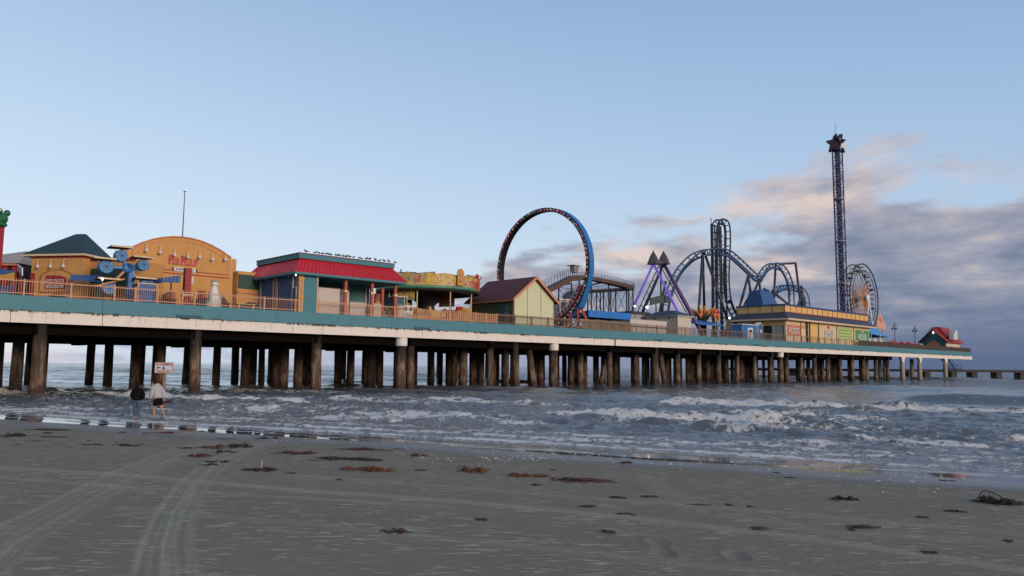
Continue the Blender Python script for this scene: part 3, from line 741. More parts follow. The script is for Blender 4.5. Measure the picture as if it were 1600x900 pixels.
# far left: red pavilion, canopy, white board
lp = thing('game_pavilion', 'red game pavilion with grey roof cut by the left edge of the photo', 'building', aty(-20, 460, 70), 'world')
a_, b_ = aty(-90, 460, 70), aty(28, 460, 70)
MB().box(a_.x, 70, ZD, b_.x, 76, aty(10, 413, 70).z).build('wall', 'darkint', lp)
zt_ = aty(10, 412, 70).z
MB().hexa([(a_.x, 69.5, zt_), (b_.x+.2, 69.5, zt_), (b_.x+.2, 76, zt_), (a_.x, 76, zt_), (a_.x+3, 70.5, zt_+.5), (b_.x+.2, 70.5, zt_+1.25), (b_.x+.2, 75, zt_+1.25), (a_.x+3, 75, zt_+.5)]).build('roof', 'grey', lp)
for p0_, p1_ in ((4, 12), (18, 27)):
    q, r_ = aty(p0_, 436, 69.9), aty(p1_, 408, 69.9); MB().box(q.x, 69.85, q.z-1.2, r_.x, 69.98, r_.z-.2).build('pillar', 'red', lp)
q, r_ = aty(-60, 412, 69.8), aty(28, 405, 69.8); MB().box(q.x, 69.6, q.z-.15, r_.x, 69.8, q.z+.1).build('eave_board', 'orange', lp)
cn = thing('blue_canopy', 'navy blue canvas canopy with yellow valance at the left edge', 'canopy', aty(5, 440, 60), 'world')
q0, q1, q2, q3 = aty(-40, 431, 59.5), aty(22, 427, 59.5), aty(26, 424, 61.5), aty(-10, 418, 61.5)
MB().add([q0, q1, q2, q3, q0-Vector((0, 0, .06)), q1-Vector((0, 0, .06)), q2-Vector((0, 0, .06)), q3-Vector((0, 0, .06))], [(0, 1, 2, 3), (7, 6, 5, 4), (0, 4, 5, 1), (1, 5, 6, 2), (2, 6, 7, 3), (3, 7, 4, 0)]).build('canvas', 'blue_deep', cn)
a_ = [aty(-40+62*k/10, 431-.4*k+1.2*math.sin(k*1.1), 59.45) for k in range(11)]; b_ = [aty(-40+62*k/10, 438-.1*k, 59.45) for k in range(11)]
mb = MB()
for k in range(10): mb.hexa([b_[k], b_[k+1], b_[k+1]+Vector((0, .05, 0)), b_[k]+Vector((0, .05, 0)), a_[k], a_[k+1], a_[k+1]+Vector((0, .05, 0)), a_[k]+Vector((0, .05, 0))])
mb.build('valance', 'gold', cn)
for px_ in (-38, 20): q = aty(px_, 430, 59.6); MB().tube((q.x, q.y, ZD), q, .05).build('pole', 'steel_dark', cn)
q0, q1 = aty(-40, 470, 60.5), aty(22, 440, 60.5)
MB().box(q0.x, 60.5, ZD+.1, q1.x, 60.6, ZD+1.35).build('side_cloth', 'boothside', cn)
wb = thing('notice_board', 'small white framed board tilted beside the yellow hip roofed building', 'sign', aty(31, 460, 63), 'world')
q0, q1, q2, q3 = aty(29, 423, 63), aty(36, 431, 61.8), aty(36, 419, 61.8), aty(29, 413, 63)
def slabq(q, th_): n_ = (q[1]-q[0]).cross(q[3]-q[0]).normalized()*th_; return [q[0], q[1], q[1]+n_, q[0]+n_, q[3], q[2], q[2]+n_, q[3]+n_]
MB().hexa(slabq([q0, q1, q2, q3], .08)).build('board', 'booth_white', wb)
cq = (q0+q1+q2+q3)/4; nn = (q1-q0).cross(q3-q0).normalized()
for sgn_ in (1, -1):
    if (Vector((0, 0, CZ))-cq).dot(nn)*sgn_ > 0: off = nn*(-.02 if sgn_ < 0 else .10)
MB().hexa(slabq([cq+(x-cq)*.78+off for x in (q0, q1, q2, q3)], .012)).build('face', 'grey', wb)
MB().tube((cq.x, cq.y+.1, ZD), (cq.x, cq.y+.1, cq.z), .05).build('post', 'maroon', wb)
# frog tower
ft = thing('frog_tower', 'tall red tower topped by a big green frog head, cut by the left edge', 'ride', aty(-6, 460, 66), 'world')
q = aty(-6, 360, 66); MB().box(q.x-.45, 65.6, ZD, q.x+.45, 66.4, q.z+.4).build('tower', 'red', ft)
fz = aty(0, 341, 66); mb = MB()
mb.blob((fz.x-.55, 66, fz.z), (1.15, 1.0, .62), 0, 3, .15, 3); mb.blob((fz.x+.25, 65.5, fz.z+.52), (.27, .27, .30)); mb.blob((fz.x+.25, 66.5, fz.z+.55), (.27, .27, .30))
mb.blob((fz.x-.2, 65.9, fz.z-.55), (.75, .8, .35), 0, 3, .2, 5); mb.blob((fz.x+.15, 65.6, fz.z-.72), (.22, .3, .2))
fo = mb.build('frog_head', 'frog', ft)
MB().blob((fz.x+.38, 65.42, fz.z+.60), .12).build('eye', 'white', fo)

# ================================================================== flag mast, arched facade
B1 = 9.0
q = atv(285, 372, 16); fp = thing('mast', 'thin bare mast rising behind the arched yellow facade', 'mast', (q[0], 16, 0))
qt = atv(286, 299, 16); MB().tube((q[0], 16, 0), (q[0], 16, qt[1]), .09, 8, .035).build('pole', 'steel_dark', fp)
MB().blob((q[0], 16, qt[1]+.02), (.16, .16, .06)).build('finial', 'grey', fp)
bb = thing('bumper_car_hall', 'long yellow hall with a low arched front and red letters', 'building', (15, B1, 0))
def PB(l, v_=B1): return [atv(x, y, v_) for x, y in l]
top = PB([(207, 388), (213, 384), (224, 379), (238, 374.5), (252, 372), (268, 370.5), (284, 371), (300, 373.5), (316, 378), (330, 384), (345, 392), (361, 403.5)])
ul, ur = top[0][0], top[-1][0]
MB().prism([(ul, 0)]+[tuple(p) for p in top]+[(ur, 0)], B1, B1+.45, 'y').build('facade', 'yellow', bb)
MB().box(ul-.9, B1+.12, 0, ul-.01, B1+.5, top[0][1]-.15).build('wing', 'yellow', bb)
zR = atv(370, 405, B1)[1]; u2 = atv(370, 405, B1)[0]
MB().box(ur+.01, B1+.05, 0, u2, B1+8, zR).build('wing', 'yellow', bb)
MB().box(ul-.6, B1+.5, 0, ur, B1+9, top[0][1]-.9).build('wall', 'yellow', bb)
mb = MB()
for i in range(len(top)-1):
    a_, b_ = top[i], top[i+1]; mb.prism([a_, b_, (b_[0], b_[1]+.10), (a_[0], a_[1]+.10)], B1-.12, B1+.5)
mb.build('coping', 'orange', bb)
def lineV(mb, P, w_, v0_, v1_, dz=0):
    for i in range(len(P)-1):
        a_, b_ = Vector(P[i]), Vector(P[i+1]); d = (b_-a_).normalized(); n_ = Vector((-d.y, d.x))*w_/2
        mb.prism([a_-n_, b_-n_, b_+n_, a_+n_], v0_, v1_)
inner = [(ul+.28, top[0][1]-.55)]+[(p[0]+(.25 if i < 3 else -.2 if i > 8 else 0), p[1]-.32) for i, p in enumerate(top)][1:-1]+[(ur-.25, top[-1][1]-.4)]
zb0 = atv(207, 418.5, B1)[1]; zb1 = atv(361, 433, B1)[1]
mb = MB(); lineV(mb, [(ul+.28, zb0+.18)]+inner+[(ur-.25, zb0+.18)], .085, B1-.045, B1-.003); mb.build('outline_trim', 'orange', bb)
mb = MB(); mb.box(ul+.2, B1-.05, zb0+.10, ur-.2, B1-.004, zb0+.17); mb.box(ul+.05, B1-.05, zb0-.22, ur-.02, B1-.004, zb0-.13); mb.build('band_trim', 'maroon', bb)
MB().box(ur-.05, B1-.12, 0, ur+.02, B1-.004, top[-1][1]-.05).build('downpipe', 'cream', bb)
for x_, y_ in [(226, 391), (247.5, 394), (270, 398), (290.5, 401), (309, 401.5), (329, 405), (349, 405)]:
    u_, z_ = atv(x_, y_+2, B1); lo_ = MB().path([(u_, B1, z_+.55), (u_, B1-.35, z_+.68), (u_, B1-.5, z_+.5), (u_, B1-.5, z_+.25)], .022, 6).build('wall_lamp', 'white', bb)
    MB().lathe((u_, B1-.5, z_-.05), [(.17, 0), (.14, .08), (.05, .28), (.03, .34)], 12).build('lamp_shade', 'booth_white', lo_)
cu, cz_ = atv(286.5, 409, B1); wU = atv(310, 410, B1)[0]-atv(262, 405, B1)[0]
MB().prism([(cu-wU*.48, cz_-.30), (cu+wU*.46, cz_-.30), (cu+wU*.5, cz_+.16), (cu-wU*.30, cz_+.20), (cu-wU*.44, cz_+.42)], B1-.08, B1-.02).build('sign_board', 'orange', bb)
text('PIER PILEUP', 'signred', bb, cu, cz_-.02, wU*.93, .62, B1-.11, .04)
for x_, k_ in ((-.41, 'P'), (-.022, 'P')):
    text(k_, 'signred', bb, cu+wU*x_, cz_+.12, wU*.13, .85, B1-.12, .04)
bu, bz = atv(288, 421.5, B1)
MB().box(bu-wU*.34, B1-.12, bz-.20, bu+wU*.36, B1-.05, bz+.17).build('sub_board', 'booth_white', bb)
mb = MB(); mb.prism([(bu-wU*.42, bz-.22), (bu-wU*.34, bz-.1), (bu-wU*.34, bz+.1), (bu-wU*.42, bz+.16), (bu-wU*.38, bz)], B1-.10, B1-.05); mb.build('scroll', 'steel_dark', bb)
mb = MB(); mb.prism([(bu+wU*.36, bz-.1), (bu+wU*.44, bz-.2), (bu+wU*.40, bz), (bu+wU*.44, bz+.18), (bu+wU*.36, bz+.1)], B1-.10, B1-.05); mb.build('scroll', 'steel_dark', bb)
text('BUMPER CARS', 'navy', bb, bu, bz-.01, wU*.58, .19, B1-.13, .02)
# dark openings of the hall behind the railing
for x0, x1 in ((305, 330), (342, 356), (246, 275)):
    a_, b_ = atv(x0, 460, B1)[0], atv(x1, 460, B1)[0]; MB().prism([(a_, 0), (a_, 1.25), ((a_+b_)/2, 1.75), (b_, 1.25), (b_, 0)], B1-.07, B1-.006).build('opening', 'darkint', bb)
a_ = atv(298, 438, B1); MB().box(a_[0]-.17, B1-.08, a_[1]-.35, a_[0]+.2, B1-.02, a_[1]+.35).build('poster', 'booth_white', bb)
# green panelled building between the hall and the teal pavilion
g0, g1 = atv(371, 440, 8)[0], atv(398, 440, 8)[0]+1
gb = thing('green_panel_building', 'low yellow building with a dark green panel between the hall and the teal pavilion', 'building', (g0, 8, 0))
zt_ = atv(380, 424, 8)[1]; MB().box(g0, 8, 0, g1, 13, zt_).build('wall', 'yellow', gb)
MB().box(g0+.05, 7.92, atv(380, 451, 8)[1], g1, 7.995, atv(380, 429, 8)[1]).build('siding', 'siding', gb)
MB().box(g0+.05, 7.88, atv(380, 458, 8)[1], g1, 7.99, atv(380, 454, 8)[1]).build('ledge', 'orange', gb)
MB().prism([(g0+.3, 0), (g0+.3, .9), (g0+1.2, 1.3), (g1-.2, 1.2), (g1-.2, 0)], 7.90, 7.99).build('opening', 'darkint', gb)

# red pillar, blue striped umbrella, blue kiosk, white statue, chairs
q = atv(291, 470, 1.6); rp_ = thing('red_pillar', 'tall plain red square pillar in front of the arched hall', 'pillar', (q[0], 1.6, 0)); zt_ = atv(291, 419, 1.6)[1]
MB().box(q[0]-.26, 1.35, 0, q[0]+.26, 1.85, zt_).build('shaft', 'maroon', rp_)
mb = MB(); mb.box(q[0]-.36, 1.28, .0, q[0]+.40, 1.92, .06); mb.box(q[0]-.38, 1.26, .85, q[0]+.42, 1.94, 1.05); mb.build('collar', 'cream', rp_)
M['red_col'] = M['maroon']
q = atv(262, 440, 3.2); um = thing('striped_canopy', 'blue striped canvas canopy on a pole left of the red pillar', 'canopy', (q[0], 3.2, 0))
p_ = [atv(235, 446, 3.6), atv(256, 433.5, 2.2), atv(281, 430.5, 2.2), atv(281, 442, 2.0), atv(256, 441, 2.0)]
mb = MB(); mb.add([(p_[0][0], 3.9, p_[0][1]), (p_[4][0], 2.0, p_[4][1]), (p_[1][0], 2.3, p_[1][1]), (p_[0][0]+.3, 4.2, p_[0][1]+.6)], [(0, 1, 2, 3)])
mb.prism([p_[4], p_[3], p_[2], p_[1]], 2.0, 2.06)
mb.add([(p_[1][0], 2.05, p_[1][1]), (p_[2][0], 2.05, p_[2][1]), (p_[2][0], 5, p_[2][1]+.1), (p_[1][0], 5, p_[1][1]+.1)], [(0, 1, 2, 3)])
mb.build('canvas', 'canvas_blue', um); MB().tube((q[0], 2.4, 0), (q[0], 2.4, p_[3][1]+.4), .06).build('pole', 'steel_dark', um)
MB().tube((q[0]-1.6, 3.9, 0), (q[0]-1.6, 3.9, p_[0][1]+.3), .05).build('pole', 'steel_dark', um)
q = atv(230, 460, .9); kb = thing('blue_booth', 'small slatted blue booth behind the railing beside the drum ride', 'booth', (q[0], 1.0, 0))
a_, b_ = atv(216, 460, 1.0)[0], atv(243, 460, 1.0)[0]; zt_ = atv(230, 444, 1.0)[1]
MB().box(a_, 1.0, 0, b_, 2.6, zt_).build('wall', 'boothside', kb); MB().box(a_-.06, .94, zt_, b_+.06, 2.66, zt_+.08).build('top', 'cream', kb)
for u_ in (a_-.05, b_+.05): MB().box(u_-.06, .9, 0, u_+.06, 1.02, zt_+.02).build('post', 'rail', kb)
q = atv(334, 470, 3.0); st = thing('white_statue', 'white and grey carved statue of a stout bird figure before the yellow hall', 'statue', (q[0], 3.0, 0))
zt_ = atv(333, 437, 3.0)[1]; mb = MB()
mb.lathe((q[0], 3.0, 0), [(.62, 0), (.66, .3), (.62, .7), (.50, 1.2), (.36, 1.65), (.26, 1.95), (.24, 2.05)], 18)
mb.build('body', 'white', st); mb = MB(); mb.blob((q[0]+.02, 3.0, zt_-.36), (.33, .33, .26)); mb.blob((q[0]+.22, 2.85, zt_-.40), (.22, .14, .07)); hd = mb.build('head', 'white', st)
MB().lathe((q[0], 3.0, zt_-.16), [(.34, 0), (.30, .06), (.14, .12), (.10, .18)], 14).build('cap', 'grey', hd)
for s_ in (-1, 1): MB().blob((q[0]+s_*.45, 2.85, 1.0), (.16, .3, .55)).build('wing', 'grey', st)
for k, (px_, lb) in enumerate(((270, 'red slatted chair on a stand left of the red pillar'), (318, 'small red chair between the red pillar and the white statue'))):
    q = atv(px_, 455, 6.0); z0 = 1.15 if k else .9; ch = thing('lifeguard_chair', lb, 'chair', (q[0], 6.0, 0), group='red chairs before the hall')
    for dx in (-.32, .32):
        for dy in (-.3, .3): MB().bar((q[0]+dx*1.2, 6+dy*1.2, 0), (q[0]+dx, 6+dy, z0), .06).build('leg', 'redpost', ch)
    MB().box(q[0]-.38, 5.65, z0, q[0]+.38, 6.35, z0+.06).build('seat', 'redpost', ch); MB().box(q[0]-.38, 6.30, z0+.07, q[0]+.38, 6.36, z0+.75).build('backrest', 'redpost', ch)
# tables with dark parasols, low behind the railing
for k, (px_, lb) in enumerate(((190, 'brown picnic table just left of the blue ride mast'), (345, 'brown picnic table right of the white statue'), (383, 'pale bench in front of the green panelled building'))):
    q = atv(px_, 470, 4.5); tb = thing('picnic_table', lb, 'table', (q[0], 4.5, 0), group='tables on the deck')
    MB().box(q[0]-.9, 4.1, .72, q[0]+.9, 4.9, .78).build('tabletop', 'brown' if k < 2 else 'cream', tb)
    for dx in (-.7, .7): MB().box(q[0]+dx-.05, 4.2, 0, q[0]+dx+.05, 4.8, .715).build('leg', 'brown' if k < 2 else 'cream', tb)

# ================================================================== blue drum ride
RV = 4.2
hub = atv(199, 419, RV); rd = thing('drum_wheel_ride', 'small wheel ride with blue drum gondolas under flat boards, left part of the pier', 'ride', (hub[0], RV, 0))
mu = atv(203, 440, RV)[0]
MB().box(mu-.17, RV-.2, 0, mu+.17, RV+.2, hub[1]+.1).build('mast', 'blue', rd); MB().box(mu+.2, RV-.1, 0, mu+.32, RV+.1, hub[1]).build('mast_ladder', 'skyblue', rd)
MB().lathe((hub[0], RV, hub[1]), [(.32, -.3), (.42, -.2), (.42, .2), (.32, .3)], 16, 'y').build('hub', 'blue', rd)
MB().box(hub[0]-.1, RV-.3, hub[1]-.02, hub[0]+.95, RV+.3, hub[1]+.32).build('motor_box', 'blue_wall', rd)
gon = [((164.6, 417), .56, (162, 403), 'skyblue'), ((188.5, 400), .5, (188, 385), 'skyblue'), ((222.7, 414.6), .47, (222, 401), 'skyblue'), ((169, 450.7), .53, (168, 434.5), 'orange'), ((229, 443), .50, (225, 433.5), 'orange')]
for i, ((x_, y_), r_, (cx_, cy_), am) in enumerate(gon):
    u_, z_ = atv(x_, y_, RV-.6); cu_, c_z = atv(cx_, cy_, RV-.6)
    MB().bar((hub[0], RV-.05, hub[1]), (u_, RV-.05, z_+.05), .17, mi=0).build('arm', am, rd)
    g_ = MB().lathe((u_, RV-.6, z_), [(r_*.92, -.35), (r_, -.28), (r_, .28), (r_*.92, .35)], 24, 'y', sm=False).build('gondola', 'drum', rd)
    mb = MB()
    for k in range(8): a2_ = math.pi*k/4+.2; mb.box(-.02, 0, 0, .02, .01, .01) if False else mb.bar((u_, RV-.96, z_), (u_+math.cos(a2_)*r_*.93, RV-.96, z_+math.sin(a2_)*r_*.93), .025)
    mb.lathe((u_, RV-.965, z_), [(r_*.12, -.02), (r_*.12, .02)], 12, 'y'); mb.build('spoke_pattern', 'blue_deep', g_)
    c_ = MB(); w2 = .95; c_.hexa([(cu_-w2, RV-1.5, c_z-.18), (cu_+w2*.75, RV-1.5, c_z-.10), (cu_+w2, RV+.3, c_z-.10), (cu_-w2*.8, RV+.3, c_z-.18), (cu_-w2, RV-1.5, c_z-.10), (cu_+w2*.75, RV-1.5, c_z-.01), (cu_+w2, RV+.3, c_z+.0), (cu_-w2*.8, RV+.3, c_z-.08)]); c_.build('roof_board', 'brown', rd)
    MB().box(cu_-w2, RV-1.55, c_z-.19, cu_+w2*.75, RV-1.505, c_z-.06).build('board_edge', 'cream', rd)
    for dx in (-.55, .5): MB().tube((cu_+dx, RV-1.0, c_z-.12), (u_+dx*.7, RV-.9, z_+.02), .025, 6).build('stay', 'grey_lt', rd)
a_ = atv(150, 447, RV-1.5); b_ = atv(186, 432, RV+.2); MB().bar((a_[0], RV-1.2, a_[1]), (b_[0], RV-1.2, b_[1]-.3), .12).build('arm', 'orange', rd)
q = atv(160, 436, RV-1.9); MB().blob((q[0], RV-1.9, q[1]), .085).build('lamp', 'lamp_on', rd)
q = atv(205, 465, RV); MB().lathe((q[0], RV, 0), [(1.5, 0), (1.5, .25), (.9, .4)], 20).build('base', 'redpost', rd)

# ================================================================== teal pavilion
u0, zc = atv(465, 488, .1); V1 = 9.3; UE = atv(621, 420, .1)[0]+.2
pv = thing('teal_pavilion', 'teal and blue pavilion with a bright red metal mansard roof and open counters', 'building', (u0, .1, 0))
zE = atv(463, 424, -.5)[1]; zP0 = atv(467, 403.3, .7)[1]; zP1 = atv(467, 395.8, .7)[1]
x0, x1, y0, y1 = u0-.75, UE+.55, -.55, V1+.7
X0, X1, Y0, Y1 = u0+.35, UE-.45, .65, V1-.4
MB().hexa([(x0, y0, zE), (x1, y0, zE), (x1, y1, zE), (x0, y1, zE), (X0, Y0, zP0), (X1, Y0, zP0), (X1, Y1, zP0), (X0, Y1, zP0)]).build('roof', mat('redroof', (.50, .018, .03), .45, vary=.12, scale=1.0, dirt=.25), pv)
mb = MB(); nr_ = 30
for k in range(nr_+1):
    t_ = k/nr_; mb.bar((x0+(x1-x0)*t_, y0-.01, zE+.03), (X0+(X1-X0)*t_, Y0-.01, zP0), .05)
for k in range(17):
    t_ = k/16; mb.bar((x0-.01, y0+(y1-y0)*t_, zE+.03), (X0-.01, Y0+(Y1-Y0)*t_, zP0), .05)
mb.build('roof_seams', 'red', pv)
MB().box(X0-.18, Y0-.18, zP0+.003, X1+.15, Y1+.15, zP1).build('parapet', 'teal_wall', pv)
MB().box(X0-.24, Y0-.24, zP1+.002, X1+.21, Y1+.21, zP1+.07).build('coping', 'maroon', pv)
MB().box(x0, y0, zE-.22, x1, y1, zE-.004).build('eave_board', 'teal_wall', pv)
zW = zE-.225
for px_, (w_, h_) in zip((494, 532, 569, 603), ((.5, .2),)*4):
    u_, z_ = atv(px_, 407+ (px_-380)*.11, .1); MB().box(u_-.35, -.12, z_-.10, u_+.3, .35, z_+.12).build('vent', 'maroon', pv)
# end wall (faces the beach) and its pilasters
MB().box(u0, .5, 0, u0+.25, V1, zW).build('wall', 'blue_wall', pv)
for pxa in (396, 408, 428, 432.5, 458):
    v_ = atu(pxa, 455, u0)[0]; wd = .22 if pxa in (396, 432.5) else .08
    MB().box(u0-.10, v_-wd, 0, u0-.004, v_+wd, zW).build('pilaster', 'slat' if wd > .1 else 'grey_lt', pv)
dv0, dv1 = atu(456, 470, u0)[0], atu(463, 470, u0)[0]; MB().box(u0-.06, dv0, 0, u0-.003, dv1, atu(456, 449, u0)[1]).build('door_frame', 'grey_lt', pv)
MB().box(u0-.09, dv0-.12, 0, u0-.062, dv1+.1, atu(456, 449, u0)[1]-.12).build('door', 'blue_deep', pv)
# corner post and teal panel
a_, b_ = u0, atv(472.5, 480, .1)[0]
MB().box(a_, .02, .0, b_, .55, zW).build('corner_post', 'slat', pv)
mb = MB(); mb.box(a_-.04, -.03, 1.25, b_+.04, .0, 1.55); mb.box(a_-.04, -.03, 2.9, b_+.04, .0, 3.2); mb.build('post_band', 'gold', pv)
for ua in (a_+.03, b_-.08): MB().box(ua, -.02, .05, ua+.05, .015, zW-.05).build('post_trim', 'cream', pv)
c_ = atv(494, 480, .1)[0]; MB().box(b_+.005, .1, 0, c_, .6, zW).build('teal_panel', 'teal_wall', pv)
MB().box(c_-.01, .02, 0, c_+.09, .62, zW).build('panel_trim', 'cream', pv)
for px_ in (539, 580.5, 617):
    u_ = atv(px_, 470, .3)[0]; po = MB().box(u_-.14, .16, 0, u_+.14, .44, zW).build('pillar', 'redpost', pv)
    MB().box(u_-.18, .12, 2.2, u_+.18, .48, 2.4).build('band', 'cream', po); MB().box(u_-.17, .13, 0, u_+.17, .47, .9).build('plinth', 'redpost', po)
# recess: floor slab, back wall with teal shutter, white counters, side wall
MB().box(c_+.1, 5.2, 0, atv(577, 470, 5.2)[0], 5.4, zW).build('back_wall', 'teal_dark', pv)
a_, b_ = atv(546, 460, 4.6)[0], atv(571, 460, 4.6)[0]; MB().box(a_, 4.5, 1.5, b_, 4.6, atv(546, 440, 4.6)[1]).build('shutter', mat('shutter', (.07, .17, .17), .7, stripes=(2, .25, .1, (.05, .12, .12))), pv)
for px_ in (545, 571.5): u_ = atv(px_, 460, 4.4)[0]; MB().box(u_-.06, 4.35, 0, u_+.06, 4.48, zW).build('jamb', 'cream', pv)
a_, b_ = atv(497, 470, 1.0)[0], atv(536, 470, 1.0)[0]; z_ = atv(510, 450, 1.0)[1]
MB().box(a_, 1.0, 0, b_, 2.6, z_).build('counter', 'counter', pv); MB().box(a_-.02, .96, z_+.003, b_+.02, 2.6, z_+.07).build('counter_top', 'brown', pv)
a_, b_ = b_+.1, atv(545, 470, 1.0)[0]; MB().box(a_, 1.02, 0, b_, 2.4, z_-.15).build('counter', 'counter', pv)
a_, b_ = atv(547, 470, 1.0)[0], atv(596, 470, 1.0)[0]; z_ = atv(560, 473, 1.0)[1]
MB().box(a_, 1.0, 0, b_, 2.0, z_).build('counter', 'counter', pv); MB().box(a_-.03, .95, z_+.003, b_+.03, 2.05, z_+.05).build('counter_top', 'grey_lt', pv)
a_ = atv(585, 470, 4.6)[0]; b_ = atv(593, 470, 4.6)[0]
MB().box(a_, 4.5, 0, b_, 4.7, zW-.6).build('door', 'redpost', pv); MB().box(a_+.12, 4.44, 1.5, b_-.12, 4.49, 2.0).build('door_panel', 'gold', pv)
u_ = atv(598, 470, 4.8)[0]; MB().box(u_-.15, 4.8, 0, u_+.15, 5.1, zW).build('pillar', 'redpost', pv)
for k in range(4):
    v_ = 1.2+2.1*k; MB().blob((u0-.45, v_, zE-.32), .06).build('lamp', 'white', pv)
MB().blob((x0+.15, y1-.3, zE-.32), .055).build('lamp', 'lamp_on', pv); MB().blob((x0+.2, y0+.2, zE-.32), .055).build('lamp', 'lamp_on', pv)
# birds on the coping
bird = None
for i, px_ in enumerate([478.5, 493, 499, 504, 510, 515, 517.5, 525, 528, 532, 537, 540, 542, 547, 553, 561, 565, 573, 578, 587, 594, 601, 608, 618]):
    u_ = atv(px_, 402, Y0-.15)[0]; z_ = zP1+.07
    if bird is None:
        mb = MB(); mb.blob((0, 0, .17), (.15, .075, .08), 0, 2); mb.blob((.12, 0, .27), (.058, .05, .055), 0, 2); mb.tube((.15, 0, .265), (.22, 0, .255), .016, 5, .003); mb.hexa([(-.30, -.03, .12), (-.12, -.05, .15), (-.12, .05, .15), (-.30, .03, .12), (-.30, -.03, .14), (-.12, -.05, .19), (-.12, .05, .19), (-.30, .03, .14)])
        for s_ in (-.03, .03): mb.tube((0, s_, .11), (.01, s_, 0), .009, 5)
        bird = mb.build('bird', 'birdm', None, (0, 0, 0)); o = bird; 
    else: o = bird.copy(); COL.objects.link(o)
    o.location = toworld((u_, Y0-.1, z_), 'pier'); o.rotation_euler.z = ROT+rnd.choice([0, math.pi])+rnd.uniform(-.6, .6); s_ = rnd.uniform(.85, 1.15); o.scale = (s_, s_, s_)
    tag(o, 'small dark bird perched in the row on the edge of the red roofed pavilion', 'bird', 'birds along the pavilion roof')

# ================================================================== round painted ride
q = atv(668, 470, 9.2); CR = (q[0], 9.2); RR_ = 6.0; zr_ = atv(672, 444, 2.8)[1]
cr = thing('round_ride', 'round fairground ride with a yellow painted scenery band around its dark canopy', 'ride', (CR[0], CR[1], 0))
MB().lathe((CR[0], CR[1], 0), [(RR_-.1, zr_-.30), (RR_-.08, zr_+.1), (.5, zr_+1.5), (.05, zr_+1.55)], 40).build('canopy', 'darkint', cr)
# downward facing ceiling is the lowest ring of the canopy; beams below it
mb = MB()
for k in range(12): a_ = k*math.pi/6; mb.bar((CR[0], CR[1], zr_-.12), (CR[0]+math.cos(a_)*(RR_-.3), CR[1]+math.sin(a_)*(RR_-.3), zr_-.12), .12)
mb.build('ceiling_frame', 'steel_dark', cr)
hts = [1.35, 1.5, 1.3, 1.55, 1.4, 1.3, 1.55, 1.3, 1.45, 1.3, 1.5, 1.35, 1.4, 1.3, 1.5, 1.35, 1.45, 1.3]
rim = MB(); N_ = 18
for k in range(N_):
    a0, a1 = 2*math.pi*k/N_+.001, 2*math.pi*(k+1)/N_-.001; mb = MB(); p_ = lambda a_, r_, z_: (CR[0]+r_*math.cos(a_), CR[1]+r_*math.sin(a_), z_)
    am = (a0+a1)/2; h0, h1 = hts[k], hts[(k*5+2) % 18]
    for (b0, b1, g0_, g1_) in ((a0, am, h0, h0+.12), (am, a1, h0+.12, h1)):
        mb.hexa([p_(b0, RR_-.05, zr_+.12), p_(b1, RR_-.05, zr_+.12), p_(b1, RR_, zr_+.12), p_(b0, RR_, zr_+.12), p_(b0, RR_+.10, zr_+g0_), p_(b1, RR_+.10, zr_+g1_), p_(b1, RR_+.14, zr_+g1_), p_(b0, RR_+.14, zr_+g0_)])
    o = mb.build('scenery_panel', 'painted', cr)
    mb = MB(); mb.hexa([p_(a0, RR_-.05, zr_+h0+.01), p_(a1, RR_-.05, zr_+h1+.01), p_(a1, RR_+.2, zr_+h1+.01), p_(a0, RR_+.2, zr_+h0+.01), p_(a0, RR_-.05, zr_+h0+.07), p_(a1, RR_-.05, zr_+h1+.07), p_(a1, RR_+.2, zr_+h1+.07), p_(a0, RR_+.2, zr_+h0+.07)]) if k % 3 else mb.box(0, 0, 0, 0, 0, 0)
    if k % 3: mb.build('panel_cap', 'roofgreen', o)
MB().lathe((CR[0], CR[1], 0), [(RR_+.02, zr_-.25), (RR_+.16, zr_-.2), (RR_+.16, zr_+.1), (RR_+.02, zr_+.115)], 48, caps=False).build('rim', mat('rimgreen', (.08, .27, .17), .5, vary=.7, scale=.6), cr)
MB().lathe((CR[0], CR[1], 0), [(RR_+.0, zr_-.42), (RR_+.1, zr_-.4), (RR_+.1, zr_-.27), (RR_+.0, zr_-.26)], 48, caps=False).build('lower_rim', 'black', cr)
q = atv(709, 437, 9.2-RR_-.2) if False else None
a_ = math.radians(-92); c0 = (CR[0]+(RR_+.2)*math.cos(a_), CR[1]+(RR_+.2)*math.sin(a_)); mb = MB()
mb.prism([(c0[0]-.45, zr_+.2), (c0[0]+.45, zr_+.2), (c0[0]+.5, zr_+1.6), (c0[0]+.34, zr_+2.0), (c0[0], zr_+2.15), (c0[0]-.34, zr_+2.0), (c0[0]-.5, zr_+1.6)], c0[1]-.16, c0[1]-.02)
sh = mb.build('shield', 'gold', cr); mb = MB(); mb.blob((c0[0], c0[1]-.18, zr_+1.5), (.24, .08, .34)); mb.blob((c0[0], c0[1]-.18, zr_+.8), (.30, .08, .25)); mb.build('relief', 'orange', sh)
a_ = math.radians(-57); c0 = (CR[0]+(RR_+.1)*math.cos(a_), CR[1]+(RR_+.1)*math.sin(a_)); mb = MB()
mb.blob((c0[0], c0[1], zr_+.9), (.35, .35, .55), 0, 2, .3, 1); mb.blob((c0[0], c0[1], zr_+1.65), (.25, .25, .28), 0, 2, .2, 2); mb.blob((c0[0]+.1, c0[1], zr_+.2), (.3, .3, .5), 0, 2, .3, 3); mb.tube((c0[0]+.2, c0[1], zr_+1.1), (c0[0]+.45, c0[1]-.3, zr_+1.6), .08)
mb.build('ornament', 'redpost', cr)
